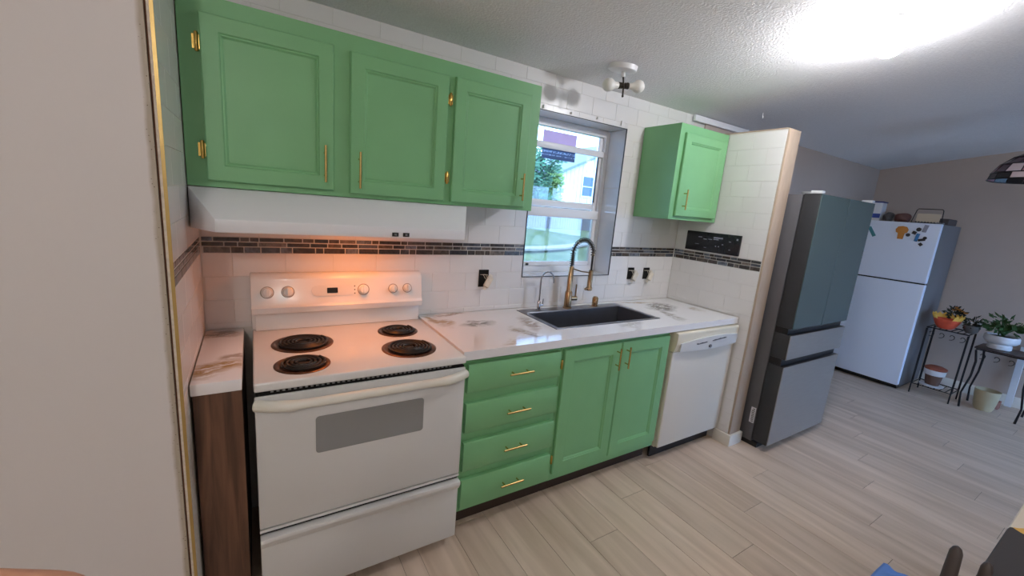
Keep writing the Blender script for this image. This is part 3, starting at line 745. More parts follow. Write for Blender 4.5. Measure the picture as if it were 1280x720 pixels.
FYC = SY1-.034
ZD = CT+.0032
f = thing('kitchen_faucet', 'tall gold spring-neck kitchen faucet standing behind the sink', 'faucet', (1.80, FYC, ZD))
fx = 1.745
bm = B(); lathe(bm, [(.029, 0), (.029, .006), (.024, .009), (.0235, .105), (.019, .112), (.0175, .118), (.0165, .27), (.013, .275), (0, .275)], (fx, FYC, ZD), 24); obj('body', bm, 'bronze', f)
# arched spring hose: rises from the body, arcs to the right and drops to the docking arm
hp = []
for i in range(8): hp.append((fx+.000, FYC, ZD+.27+.085*i/8))
ra = .080
for i in range(19):
    a = math.pi*(1-i/18); hp.append((fx+ra+ra*math.cos(a), FYC-.012*(i/18), ZD+.355+ra*1.12*math.sin(a)))
for i in range(1, 9): hp.append((fx+2*ra, FYC-.012, ZD+.355-.13*i/8))
bm = B(); tube(bm, hp, .0065, 10); obj('hose', bm, 'coil', f)
bm = B(); sp_ = []
def along(pts, t):
    k = t*(len(pts)-1); i = min(int(k), len(pts)-2); u = k-i; a, b_ = Vector(pts[i]), Vector(pts[i+1]); return a.lerp(b_, u), (b_-a).normalized()
turns = 22
for i in range(turns*8+1):
    t = .02+.76*i/(turns*8); p, d_ = along(hp, t); u = Vector((0, 1, 0)); v = d_.cross(u).normalized(); an = 2*math.pi*i/8
    sp_.append(p+(u*math.cos(an)+v*math.sin(an))*.0145)
tube(bm, sp_, .0030, 5); obj('spring', bm, M['sprg'] if 'sprg' in M else mat('dark_spring', (96, 92, 86), .3, metal=1), f)
bm = B(); ball(bm, (fx+2*ra, FYC-.012, ZD+.352), .012, 2); obj('spring_collar', bm, 'bronze', f)
bm = B(); lathe(bm, [(.010, 0), (.015, -.004), (.0165, -.06), (.0165, -.112), (.021, -.118), (.021, -.135), (.017, -.138), (0, -.138)], (fx+2*ra, FYC-.012, ZD+.250), 20); obj('spray_head', bm, 'bronze', f)
bm = B(); tube(bm, [(fx+2*ra-.016, FYC-.012, ZD+.126), (fx+2*ra-.035, FYC-.014, ZD+.122)], .009, 10); obj('spray_button', bm, 'bronze', f)
bm = B(); tube(bm, [(fx, FYC, ZD+.262), (fx+.08, FYC-.006, ZD+.240), (fx+2*ra-.014, FYC-.012, ZD+.232)], .0038, 8); obj('docking_arm', bm, 'bronze', f)
bm = B(); tube(bm, [(fx+.018, FYC, ZD+.062), (fx+.066, FYC-.004, ZD+.062)], .0145, 14); tube(bm, [(fx+.056, FYC-.003, ZD+.07), (fx+.056, FYC-.003, ZD+.155)], .0045, 8); obj('lever', bm, 'bronze', f)

f = thing('water_tap', 'slim chrome gooseneck drinking water tap beside the gold faucet', 'faucet', (1.565, FYC, ZD))
wx = 1.515
bm = B(); lathe(bm, [(.017, 0), (.017, .004), (.011, .008), (.010, .055), (.006, .06), (0, .06)], (wx, FYC, ZD), 18); obj('body', bm, 'chrome', f)
bm = B(); hp = [(wx, FYC, ZD+.055), (wx, FYC, ZD+.185)]
for i in range(1, 17):
    a = math.pi*(1-i/16); hp.append((wx+.045+.045*math.cos(a), FYC-.01*i/16, ZD+.19+.05*math.sin(a)))
hp.append((wx+.092, FYC-.01, ZD+.170)); tube(bm, hp, .0048, 10); obj('spout', bm, 'chrome', f)
bm = B(); tube(bm, [(wx+.008, FYC, ZD+.03), (wx+.032, FYC, ZD+.032)], .0055, 10); tube(bm, [(wx+.029, FYC, ZD+.03), (wx+.031, FYC, ZD+.07)], .0028, 8); obj('lever', bm, 'chrome', f)
f = thing('air_gap', 'short ribbed gold cap on the sink deck right of the faucet', 'tap cap', (1.985, FYC, ZD))
bm = B(); lathe(bm, [(.024, 0), (.024, .004), (.018, .006), (.018, .058), (.014, .064), (0, .065)], (1.985, FYC, ZD), 20); obj('cap', bm, 'bronze', f)
bm = B()
for k in range(8):
    a = k*math.pi/4; tube(bm, [(1.985+.0185*math.cos(a), FYC+.0185*math.sin(a), ZD+.012), (1.985+.0185*math.cos(a), FYC+.0185*math.sin(a), ZD+.056)], .0018, 5)
obj('rib', bm, 'brass', f)

# ------------------------------------------------------------------ unfinished outlets and the control panel
M['outletw'] = mat('outlet_ivory', (214, 206, 190), .5, var=.1, vscale=60)
M['copper'] = mat('bare_copper', (190, 120, 70), .35, metal=1)
for (x, z, w, h, lab) in ((1.155, 1.116, .062, .100, 'loose ivory outlet hanging from a black wall box by the stove'), (2.378, 1.126, .062, .086, 'loose outlet in a black wall box, nearer the window'), (2.545, 1.124, .062, .086, 'loose outlet in a black wall box, nearer the divider wall')):
    f = thing('wall_outlet', lab, 'outlet', (x, 0, z-h/2), 'unfinished outlets on the backsplash')
    bm = B()
    for (a, b_, c, d) in subtract([(x-w/2, x+w/2, z-h/2, z+h/2)], (x-w/2+.003, x+w/2-.003, z-h/2+.003, z+h/2-.003)): box(bm, a, b_, -.006, -.0006, c, d)
    box(bm, x-w/2+.003, x+w/2-.003, -.0022, -.0006, z-h/2+.003, z+h/2-.003)
    obj('wall_box', bm, 'dark', f, smooth=False)
    bm = B(); box(bm, -.017, .017, -.022, .0, -.033, .033, .004, 2); box(bm, -.010, .010, -.001, .002, -.05, .05)
    bm.transform(Matrix.Translation((x+.020, -.021, z-.020)) @ Euler((R(-16), R(28), R(-20))).to_matrix().to_4x4()); dv = obj('receptacle', bm, 'outletw', f)
    bm = B()
    for s, m_ in ((-1, 0), (1, 0), (.2, 1)): tube(bm, [(x-.01+s*.012, -.003, z+.022), (x+s*.014, -.025, z+.024), (x+.012+s*.010, -.024, z+.0)], .0018, 6)
    obj('wire', bm, 'outletw', f)
cp = thing('control_panel', 'black push-button panel mounted on the tiled divider wall', 'control panel', (XP-.005, -.315, 1.33))
bm = B(); box(bm, XP-.018, XP-.0012, -.522, -.105, 1.330, 1.470, .003, 2); body = obj('panel', bm, mat('black_gloss_panel', (28, 29, 34), .25, var=.2, vscale=30), cp)
M['pale'] = mat('pale_print', (132, 136, 146), .5)
bm = B()
for (y, z, w, h) in ((-.36, 1.437, .07, .010), (-.345, 1.425, .04, .006), (-.30, 1.422, .03, .004), (-.26, 1.42, .025, .004), (-.22, 1.432, .03, .005), (-.40, 1.395, .012, .006), (-.35, 1.378, .008, .006), (-.372, 1.378, .008, .006), (-.45, 1.42, .014, .005), (-.455, 1.365, .012, .005), (-.20, 1.38, .03, .003), (-.27, 1.36, .02, .003), (-.50, 1.44, .012, .012)):
    box(bm, XP-.0186, XP-.0181, y-w/2, y+w/2, z-h/2, z+h/2)
o = obj('button_print', bm, 'pale', body, smooth=False); o['kind'] = 'stuff'

# ------------------------------------------------------------------ ceiling lamps
slope = Matrix.Rotation(math.atan(.14), 4, 'X')     # tilts fittings to the sloping ceiling
f = thing('ceiling_lamp', 'unlit two-bulb ceiling fitting with bare bulbs above the window', 'ceiling lamp', (1.80, -.268, 2.25))
zc = ceil_z(-.288)
bm = B(); lathe(bm, [(.0, -.034), (.070, -.032), (.078, -.026), (.080, -.002), (0, -.002)], (1.775, -.288, zc), 32, slope); obj('canopy', bm, 'canopy', f)
bm = B(); tube(bm, [(1.779, -.290, zc-.03), (1.781, -.292, zc-.062)], .011, 12); obj('stem_cover', bm, 'canopy', f)
bm = B(); tube(bm, [(1.781, -.292, zc-.06), (1.788, -.296, 2.242), (1.790, -.297, 2.19)], .0045, 8); ball(bm, (1.790, -.297, 2.188), .007, 1); obj('stem', bm, 'bulbmetal', f)
ax = Vector((.153, -.053, .012)).normalized(); c0 = Vector((1.788, -.296, 2.242))
q = ax.to_track_quat('Z', 'Y').to_matrix().to_4x4()
for s in (1, -1):
    mm = q if s == 1 else q @ Matrix.Rotation(math.pi, 4, 'X')
    bm = B(); lathe(bm, [(.0, .006), (.016, .008), (.016, .014), (.013, .017), (.017, .02), (.017, .028), (.014, .03), (0, .03)], c0, 18, mm); so = obj('socket', bm, 'bulbmetal', f)
    bm = B(); lathe(bm, [(.013, .029), (.016, .035), (.018, .052), (.026, .064), (.034, .080), (.035, .092), (.030, .108), (.018, .119), (0, .123)], c0, 22, mm); obj('bulb', bm, 'bulb', f)
def globe(x, y, label, m, r, drop):
    z = ceil_z(y); f = thing('ceiling_lamp', label, 'ceiling lamp', (x, y, z-drop-r))
    tl_ = slope if y > -2.1 else slope.inverted()
    bm = B(); lathe(bm, [(0, -.020), (r*.5, -.018), (r*.56, -.002), (0, -.002)], (x, y, z), 32, tl_); obj('canopy', bm, 'canopy', f)
    bm = B(); tube(bm, [(x, y, z-.024), (x, y, z-drop+r*.9)], .016, 14); obj('stem', bm, 'canopy', f)
    bm = B(); lathe(bm, [(0, r*.88)]+[(r*math.cos(t), r*.88*math.sin(t)) for t in [R(80)-R(160)*i/14 for i in range(15)]]+[(0, -r*.88)], (x, y, z-drop), 32); obj('diffuser', bm, m, f, label='glowing white glass globe')
globe(2.42, -1.24, 'bright lit globe ceiling lamp over the kitchen floor', 'globe', .055, .115)
globe(-.55, -3.1, 'lit globe ceiling lamp near the wall with the glass door', 'globe2', .10, .16)
bm = B(); tube(bm, [(3.19, -.30, ceil_z(-.3)-.001), (3.19, -.30, ceil_z(-.3)-.02)] + [(3.19+.010*math.sin(a*.4), -.30, ceil_z(-.3)-.03-.010*math.cos(a*.4)+.01*0) for a in range(1, 9)], .0025, 7)
tag(obj('ceiling_hook', bm, 'canopy'), 'small white cup hook screwed into the ceiling above the refrigerator', 'hook')

# ------------------------------------------------------------------ refrigerators
FX0, FX1, FYD = 3.000, 3.825, -.870
fr = thing('refrigerator', 'tall charcoal and stainless refrigerator with teal glass upper doors beside the divider wall', 'refrigerator', (3.41, -.45, 0))
bm = B(); box(bm, FX0, FX1, -.762, -.06, .035, 1.765, .004, 2); obj('body', bm, 'fridgeside', fr)
bm = B(); box(bm, FX0+.01, FX1-.01, -.80, -.10, .001, .0345); obj('base', bm, 'black', fr, smooth=False)
bm = B(); box(bm, FX0+.012, FX1-.012, -.84, -.7625, .06, 1.74); obj('door_recess', bm, 'black', fr, smooth=False)
def panel(name, x0, x1, z0, z1, m):
    bm = B(); box(bm, x0, x1, FYD+.006, -.766, z0, z1, .004, 2); d = obj(name, bm, 'fridgedark', fr)
    bm = B(); box(bm, x0+.001, x1-.001, FYD, FYD+.0055, z0+.001, z1-.001, .0015, 1); obj('front_panel', bm, m, d); return d
panel('upper_door', FX0, 3.405, .897, 1.770, 'tealglass'); panel('upper_door', 3.410, FX1, .897, 1.770, 'tealglass')
panel('middle_drawer', FX0, FX1, .683, .853, 'ssfront'); panel('freezer_drawer', FX0, FX1, .052, .632, 'ssfront')
for x in (FX0+.022, FX1-.022):
    bm = B(); box(bm, x-.02, x+.02, -.866, -.80, 1.771, 1.790, .004, 2); obj('hinge_cover', bm, mat('pale_hinge_cover', (206, 208, 212), .4) if 'hc' not in M else M['hc'], fr); M.setdefault('hc', bpy.data.materials['pale_hinge_cover'])
bm = B(); box(bm, FX0-.0012, FX0-.0003, -.755, -.722, .17, .285); lb = obj('rating_label', bm, 'whitepot', fr, smooth=False, label='white printed label on the fridge side')
bm = B()
for k in range(8): box(bm, FX0-.0018, FX0-.0013, -.75, -.75+random.uniform(.012, .024), .178+k*.013, .184+k*.013)
o = obj('label_print', bm, 'black', lb, smooth=False); o['kind'] = 'stuff'

WX, WY0, WY1 = 5.60, -.835, -.09
wf = thing('refrigerator', 'old white top-freezer refrigerator covered in magnets by the far wall', 'refrigerator', (5.92, -.46, 0))
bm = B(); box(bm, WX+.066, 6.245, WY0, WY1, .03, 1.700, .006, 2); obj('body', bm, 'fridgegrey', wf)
bm = B(); box(bm, WX+.08, 6.20, WY0+.02, WY1-.02, .001, .0295); obj('base', bm, 'black', wf, smooth=False)
bm = B(); box(bm, WX+.012, WX+.0655, WY0+.006, WY1-.006, .04, 1.695); obj('gasket', bm, 'black', wf, smooth=False)
for (z0, z1, nm) in ((.055, 1.107, 'fridge_door'), (1.120, 1.702, 'freezer_door')):
    bm = B(); box(bm, WX, WX+.058, WY0, WY1, z0, z1, .008, 3); d = obj(nm, bm, 'whitefridge', wf)
    bm = B(); zc_ = z1-.16 if nm == 'fridge_door' else z0+.14
    tube(bm, [(WX-.002, WY1-.05, zc_-.12), (WX-.035, WY1-.05, zc_-.10), (WX-.035, WY1-.05, zc_+.10), (WX-.002, WY1-.05, zc_+.12)], .011, 10); obj('handle', bm, 'whitefridge', d)
bm = B(); box(bm, WX+.01, WX+.07, WY0-.0, WY0+.05, 1.7025, 1.715, .003, 1); obj('hinge_cover', bm, 'fridgegrey', wf)
# magnets
M['orange'] = mat('orange_magnet', (196, 128, 52), .6); M['blue'] = mat('blue_magnet', (52, 120, 178), .5); M['darkmag'] = mat('dark_magnet', (48, 46, 50), .5); M['teal'] = mat('teal_magnet', (60, 130, 140), .5); M['greymag'] = mat('grey_paper', (150, 152, 168), .6)
def magnet(poly, m, label, t=.008):
    bm = B(); prism(bm, [(y, z) for y, z in poly], 'x', WX-t-.0006, WX-.0006, .0012); tag(obj('fridge_magnet', bm, m), label, 'magnet', 'magnets on the white freezer door')
def rectp(y, z, w, h, a=0):
    c, s = math.cos(R(a)), math.sin(R(a)); return [(y+u*c-v*s, z+u*s+v*c) for u, v in ((-w/2, -h/2), (w/2, -h/2), (w/2, h/2), (-w/2, h/2))]
def discp(y, z, r, n=12): return [(y+r*math.cos(2*math.pi*k/n), z+r*math.sin(2*math.pi*k/n)) for k in range(n)]
tree = [(-.557+u, 1.600+v) for u, v in ((-.022, -.068), (.022, -.068), (.026, -.01), (.044, .0), (.05, .028), (.034, .055), (0, .062), (-.034, .055), (-.05, .028), (-.044, .0), (-.026, -.01))]
magnet(tree, 'orange', 'orange tree-shaped magnet on the white freezer door')
magnet(discp(-.612, 1.578, .017), 'darkmag', 'round dark magnet right beside the orange one')
magnet(rectp(-.655, 1.604, .032, .030, 20), 'darkmag', 'square dark magnet between round dark magnet and grey paper strip')
magnet(discp(-.682, 1.638, .020, 8), 'darkmag', 'eight-sided dark magnet near the top edge of the freezer door')
magnet(rectp(-.683, 1.560, .026, .078, 8), 'blue', 'narrow bright blue upright magnet on the freezer door')
magnet(rectp(-.728, 1.650, .032, .072, 10), 'greymag', 'grey-violet paper strip held at the freezer door corner')
magnet(rectp(-.722, 1.540, .052, .024, -14), 'darkmag', 'wide dark clip magnet under the grey paper strip')
magnet(discp(-.742, 1.560, .015), 'darkmag', 'small round dark magnet above the wide clip magnet')
magnet(rectp(-.722, 1.496, .030, .026, 45), 'darkmag', 'diamond-shaped dark magnet, lowest of the cluster')
magnet(rectp(-.318, 1.585, .030, .11, -32), 'teal', 'slanting teal magnet strip next to the charcoal refrigerator')
# on top of the white refrigerator
ZT = 1.7025
f = thing('carton', 'white and blue carton standing on top of the white refrigerator', 'box', (5.78, -.275, ZT))
bm = B(); box(bm, 5.72, 5.84, -.315, -.235, ZT, ZT+.19, .003, 1); c_ = obj('box', bm, 'whitepot', f)
bm = B(); box(bm, 5.718, 5.7195, -.313, -.237, ZT+.03, ZT+.075); obj('blue_band', bm, mat('blue_print', (44, 70, 150), .5), c_, smooth=False)
bm = B(); box(bm, 5.715, 5.845, -.320, -.230, ZT+.1905, ZT+.203, .003, 1); obj('lid', bm, mat('blue_lid', (52, 62, 130), .5), c_)
def lumpy(name, c, r, s, m, label, cat):
    bm = B(); ball(bm, (0, 0, 0), 1, 3)
    rs_ = random.Random(name)
    k = [Vector((rs_.uniform(-1, 1), rs_.uniform(-1, 1), rs_.uniform(-1, 1))).normalized() for _ in range(9)]
    for v in bm.verts:
        n_ = v.co.normalized(); v.co *= 1+.12*sum(math.sin(5*n_.dot(q_)+i) for i, q_ in enumerate(k))/3
        v.co = Vector((v.co.x*s[0], v.co.y*s[1], max(v.co.z, -.72)*s[2]))*r
    zmin = min(v.co.z for v in bm.verts)
    for v in bm.verts: v.co += Vector((c[0], c[1], c[2]-zmin))
    return tag(obj(name, bm, m), label, cat)
lumpy('plastic_bag', (5.80, -.365, ZT), .07, (1.1, .62, .85), mat('smoky_plastic', (88, 86, 84), .3, var=.3, vscale=25), 'smoky grey plastic bag between the carton and the loaf', 'bag')
lumpy('bread_loaf', (5.80, -.480, ZT), .075, (.9, .95, .75), mat('loaf_brown', (108, 72, 66), .5, var=.2, vscale=18), 'reddish brown wrapped loaf on the white refrigerator', 'bread')
f = thing('wire_tray', 'upright wire rack holding a cream tray on the white refrigerator', 'rack', (5.74, -.70, ZT))
bm = B(); yl, yr_ = -.795, -.590
tube(bm, [(5.70, yl-.01, ZT+.004), (5.735, yl+.005, ZT+.130), (5.737, yl+.015, ZT+.142), (5.737, yr_-.015, ZT+.142), (5.735, yr_-.005, ZT+.13), (5.70, yr_+.01, ZT+.004)], .004, 8); tube(bm, [(5.70, yl-.01, ZT+.004), (5.70, yr_+.01, ZT+.004)], .004, 8)
obj('wire_frame', bm, 'wire', f)
bm = B(); box(bm, 0, .012, yl+.015, yr_-.015, 0, .085, .003, 1); bm.transform(Matrix.Translation((5.715, 0, ZT+.014)) @ Matrix.Rotation(R(12), 4, 'Y')); obj('tray', bm, mat('cream_tray', (206, 190, 166), .5), f)
bm = B()
for k in range(8): ball(bm, (5.704, yl+.02+k*.023, ZT+.013), .0075, 1)
o = obj('beads', bm, 'chrome', f); o['kind'] = 'stuff'
bm = B(); box(bm, 5.80, 6.08, -.828, -.62, ZT, ZT+.060, .004, 1); tag(obj('flat_carton', bm, mat('dark_cardboard', (82, 74, 72), .8)), 'low dark cardboard tray behind the wire rack', 'box')
# glass bowl on the charcoal refrigerator
bm = B(); lathe(bm, [(0, 0), (.03, 0), (.05, .03), (.055, .07), (.051, .07), (.046, .032), (.027, .005), (0, .005)], (3.72, -.48, 1.766), 22)
tag(obj('glass_bowl', bm, mat('frosted_glass', (210, 212, 210), .25, spec=.7)), 'small frosted glass bowl on top of the charcoal refrigerator', 'bowl')

# ------------------------------------------------------------------ plant stands and pots
def wire_stand(name, label, x0, x1, y0, y1, ztop, zlow, curve):
    f = thing(name, label, 'plant stand', ((x0+x1)/2, (y0+y1)/2, 0))
    for (x, y, sx_, sy_) in ((x0, y0, -1, -1), (x0, y1, -1, 1), (x1, y0, 1, -1), (x1, y1, 1, 1)):
        bm = B()
        if curve: tube(bm, [(x+sx_*.0, y+sy_*.0, ztop-.01), (x-sx_*.012, y-sy_*.018, ztop*.8), (x-sx_*.010, y-sy_*.015, ztop*.55), (x+sx_*.008, y+sy_*.012, ztop*.25), (x+sx_*.0, y+sy_*.0, .004)], [.008, .009, .008, .007, .009], 8)
        else: tube(bm, [(x, y, ztop-.01), (x, y, .004)], .006, 8); tube(bm, [(x-sx_*.035, y, ztop-.01), (x-sx_*.035, y, zlow)], .0035, 6)
        obj('leg', bm, 'wire', f)
    bm = B(); tube(bm, [(x0, y0, ztop), (x0, y1, ztop), (x1, y1, ztop), (x1, y0, ztop), (x0, y0, ztop)], .006, 6)
    n = 7
    for k in range(1, n): y = y0+(y1-y0)*k/n; tube(bm, [(x0, y, ztop), (x1, y, ztop)], .004, 6)
    obj('top_grid', bm, 'wire', f)
    if zlow:
        bm = B(); tube(bm, [(x0, y0, zlow), (x0, y1, zlow), (x1, y1, zlow), (x1, y0, zlow), (x0, y0, zlow)], .005, 6)
        for k in range(1, n): y = y0+(y1-y0)*k/n; tube(bm, [(x0, y, zlow), (x1, y, zlow)], .004, 6)
        obj('lower_grid', bm, 'wire', f)
    for k in range(4):     # scrollwork apron
        cy = y0+(y1-y0)*(k+.5)/4
        bm = B(); tube(bm, [(x0, cy+(.006+.0035*a)*math.cos(a*.62), ztop-.05+(.006+.0035*a)*math.sin(a*.62)) for a in range(0, 9)], .003, 5); obj('scroll', bm, 'wire', f)
    return f
wire_stand('plant_stand', 'black wire plant stand with scrollwork next to the white refrigerator', 5.70, 5.97, -1.20, -.91, .70, .105, False)
f2 = wire_stand('plant_stand', 'black plant table with bowed legs under the white pot', 5.745, 6.05, -1.62, -1.265, .585, 0, True)
bm = B(); box(bm, 5.735, 6.06, -1.63, -1.25, .592, .606, .004, 2); obj('table_top', bm, mat('dark_table_top', (58, 50, 52), .4), f2)

ZP = .707
# red-orange bowl with yellow petals
f = thing('flower_bowl', 'red-orange bowl ringed with yellow petals on the wire plant stand', 'bowl', (5.80, -1.03, ZP))
bm = B(); lathe(bm, [(0, 0), (.05, 0), (.07, .02), (.096, .075), (.100, .095), (.093, .095), (.06, .03), (0, .02)], (5.79, -1.015, ZP), 28); obj('bowl', bm, 'redbowl', f)
for k in range(16):
    a = 2*math.pi*k/16; c, s = math.cos(a), math.sin(a)
    if c < -.75: continue
    bm = B(); w = .022
    P_ = [(.090, -w, .088), (.090, w, .088), (.108, w*.9, .128), (.110, 0, .148), (.108, -w*.9, .128)]
    vs = [bm.verts.new((5.79+r_*c-t_*s, -1.015+r_*s+t_*c, ZP+z_)) for r_, t_, z_ in P_]; bm.faces.new(vs)
    ex = bmesh.ops.extrude_face_region(bm, geom=list(bm.faces)); 
    for v in [g for g in ex['geom'] if isinstance(g, bmesh.types.BMVert)]: v.co += Vector((c*.004, s*.004, -.003))
    bmesh.ops.recalc_face_normals(bm, faces=list(bm.faces)); obj('petal', bm, 'yellow', f)
def foliage(bm, c, n, rx, rz, ls, up=.6, seed=1):
    rg = random.Random(seed); c = Vector(c)
    for _ in range(n):
        d_ = Vector((rg.gauss(0, 1), rg.gauss(0, 1), abs(rg.gauss(0, 1))*up+.1)).normalized()
        p = c+Vector((d_.x*rx, d_.y*rx, d_.z*rz))*rg.uniform(.35, 1)
        t = (d_+Vector((rg.uniform(-.6, .6), rg.uniform(-.6, .6), rg.uniform(-.9, .3)))).normalized(); s = t.orthogonal().normalized(); q_ = rg.uniform(.6, 1.2)*ls
        a = [p, p+t*q_*.5+s*q_*.22, p+t*q_, p+t*q_*.5-s*q_*.22]
        bm.faces.new([bm.verts.new(v) for v in a])
def arching(bm, c, n, reach, height, w, seed=1):
    """strap leaves that rise and arch over"""
    rg = random.Random(seed)
    for k in range(n):
        a = 2*math.pi*(k+rg.random()*.6)/n; L_ = reach*rg.uniform(.55, 1.1); H_ = height*rg.uniform(.6, 1.1); prev = None; ww = w*rg.uniform(.7, 1.2)
        for i in range(8):
            t = i/7; x = c[0]+math.cos(a)*L_*t; y = c[1]+math.sin(a)*L_*t; z = c[2]+H_*(2.2*t-1.75*t*t); h_ = ww*math.sin(math.pi*(.12+.86*t))
            pr = [bm.verts.new((x-math.sin(a)*h_, y+math.cos(a)*h_, z)), bm.verts.new((x, y, z-.25*h_)), bm.verts.new((x+math.sin(a)*h_, y-math.cos(a)*h_, z))]
            if prev: bm.faces.new((prev[0], prev[1], pr[1], pr[0])); bm.faces.new((prev[1], prev[2], pr[2], pr[1]))
            prev = pr
# dried arrangement behind the bowl
f = thing('dried_plant', 'dark dried plant with orange blooms behind the flower bowl', 'plant', (5.905, -1.0, ZP))
bm = B(); lathe(bm, [(0, 0), (.028, 0), (.034, .05), (.030, .05), (.024, .01), (0, .01)], (5.938, -1.03, ZP), 18); obj('pot', bm, 'wire', f)
bm = B(); foliage(bm, (5.938, -1.03, ZP+.10), 150, .065, .11, .045, .8, 5); obj('foliage', bm, 'leafdark', f, smooth=False)
for k, (dy, dz) in enumerate(((-.02, .19), (-.05, .175), (.02, .18), (-.085, .165), (.0, .205))):
    bm = B(); lathe(bm, [(0, 0), (.014, .004), (.022, .014), (.012, .018), (0, .016)], (5.935, -1.03+dy*.8, ZP+dz-.01), 10); obj('bloom', bm, 'orange', f)
# dark bowl with small plant
f = thing('plant_bowl', 'dark grey bowl of small plants between the flower bowl and the white pot', 'plant', (5.86, -1.19, .707))
bm = B(); lathe(bm, [(0, 0), (.03, 0), (.048, .02), (.060, .06), (.057, .075), (.053, .075), (.04, .04), (0, .035)], (5.80, -1.186, .7075), 24); obj('bowl', bm, mat('dark_grey_glaze', (84, 84, 84), .4), f)
bm = B(); foliage(bm, (5.80, -1.186, .77), 110, .05, .10, .04, .9, 8); obj('foliage', bm, 'leafdark', f, smooth=False)
bm = B(); foliage(bm, (5.785, -1.20, .80), 9, .04, .06, .035, .8, 9); obj('pale_leaf', bm, 'whitepot', f, smooth=False)
# white footed pot with arching plant
f = thing('potted_plant', 'green arching plant in a ribbed white footed pot', 'plant', (5.9, -1.37, .6065))
PX, PY, PZ = 5.90, -1.375, .6065
bm = B(); prof = [(0, 0), (.072, 0), (.080, .006), (.080, .040), (.070, .050), (.100, .062), (.112, .080), (.112, .118), (.106, .128), (.098, .128), (.10, .09), (0, .085)]
lathe(bm, prof, (PX, PY, PZ), 48)
for v in bm.verts:
    d_ = Vector((v.co.x-PX, v.co.y-PY)); 
    if d_.length > .102 and v.co.z > PZ+.055 and v.co.z < PZ+.125:
        a = math.atan2(d_.y, d_.x); k = 1+.022*math.cos(24*a); v.co.x = PX+d_.x*k; v.co.y = PY+d_.y*k
obj('pot', bm, 'whitepot', f)
bm = B(); lathe(bm, [(0, 0), (.097, 0), (.09, .012), (0, .018)], (PX, PY, PZ+.103), 24); obj('soil', bm, 'soil', f)
bm = B(); arching(bm, (PX, PY, PZ+.118), 26, .19, .19, .014, 3); foliage(bm, (PX, PY, PZ+.16), 150, .15, .15, .06, .6, 4); obj('foliage', bm, 'leaf', f, smooth=False)
# terracotta pot with white band on the lower shelf
f = thing('flower_pot', 'terracotta pot with a white band on the low wire shelf', 'pot', (5.80, -1.04, .11))
bm = B(); lathe(bm, [(0, 0), (.088, 0), (.092, .012), (.086, .014), (.05, .012), (0, .012)], (5.80, -1.035, .111), 26); obj('saucer', bm, 'whitepot', f)
bm = B(); lathe(bm, [(0, 0), (.052, 0), (.070, .125), (.066, .125), (0, .115)], (5.80, -1.035, .124), 26); obj('pot', bm, mat('dark_clay', (104, 78, 66), .7), f)
bm = B(); lathe(bm, [(.066, .100), (.078, .105), (.083, .155), (.078, .157), (.070, .11)], (5.80, -1.035, .124), 26); obj('band', bm, 'whitepot', f)
bm = B(); lathe(bm, [(.0, .150), (.082, .1565), (.085, .175), (.05, .192), (0, .195)], (5.80, -1.035, .124), 26); obj('crown', bm, 'terracotta', f)
# cream pot and pink carton on the floor under the bowed table
f = thing('flower_pot', 'cream pot standing on the floor under the bowed-leg table', 'pot', (5.90, -1.40, .001))
bm = B(); lathe(bm, [(0, 0), (.058, 0), (.070, .03), (.084, .14), (.088, .20), (.083, .20), (.076, .15), (0, .14)], (5.90, -1.395, .001), 26); obj('pot', bm, mat('cream_clay', (176, 164, 134), .7, var=.06), f)
bm = B(); lathe(bm, [(0, 0), (.074, 0), (0, .01)], (5.90, -1.395, .155), 20); obj('soil', bm, 'soil', f)
bm = B(); box(bm, 5.77, 5.785, -1.475, -1.375, .145, .215, .002, 1); 
bm.free(); bm = B(); prism(bm, [(-1.47, .002), (-1.36, .002), (-1.36, .075), (-1.47, .075)], 'x', 6.05, 6.14, .002)
tag(obj('small_carton', bm, mat('pink_carton', (158, 112, 100), .7)), 'dusty pink small carton on the floor behind the cream pot', 'box')
bm = B(); box(bm, -.012, .012, -.024, .024, 0, .60, .002, 1); bm.transform(Matrix.Translation((6.255, -1.50, .012)) @ Euler((R(-2), R(7), 0)).to_matrix().to_4x4())
tag(obj('leaning_board', bm, 'whitepot'), 'white narrow board leaning on the far wall behind the plant table', 'board')

# ------------------------------------------------------------------ stained-glass pendant
LX, LY, LZ = 4.62, -1.455, 2.005
f = thing('pendant_lamp', 'dark stained-glass pendant lamp hanging from the ceiling', 'pendant lamp', (LX, LY, LZ))
pr = [(.225, .0), (.215, .045), (.180, .105), (.125, .155), (.06, .190)]
gl = [mat('glass_plum', (72, 46, 58), .25), mat('glass_rose', (150, 112, 124), .25), mat('glass_pale', (196, 180, 184), .25), mat('glass_black', (36, 34, 38), .25)]
NS = 16; rg = random.Random(3)
for j in range(len(pr)-1):
    for k in range(NS):
        a0, a1 = 2*math.pi*(k+.04+.5*(j % 2))/NS, 2*math.pi*(k+.96+.5*(j % 2))/NS
        (r0, z0), (r1, z1) = pr[j], pr[j+1]; z0 += .004; z1 -= .003
        bm = B(); vs = [bm.verts.new((LX+r_*math.cos(a), LY+r_*math.sin(a), LZ+z_)) for r_, z_, a in ((r0, z0, a0), (r0, z0, a1), (r1, z1, a1), (r1, z1, a0))]
        fc = bm.faces.new(vs); ex = bmesh.ops.extrude_face_region(bm, geom=[fc])
        for v in [g for g in ex['geom'] if isinstance(g, bmesh.types.BMVert)]: v.co += Vector(((LX-v.co.x)*.02, (LY-v.co.y)*.02, -.002))
        bmesh.ops.recalc_face_normals(bm, faces=list(bm.faces))
        w = rg.random(); g = gl[3] if j == 0 and w < .6 else gl[0] if w < .5 else gl[1] if w < .75 else gl[2] if w < .92 else gl[3]
        obj('glass_pane', bm, g, f, smooth=False)
bm = B()
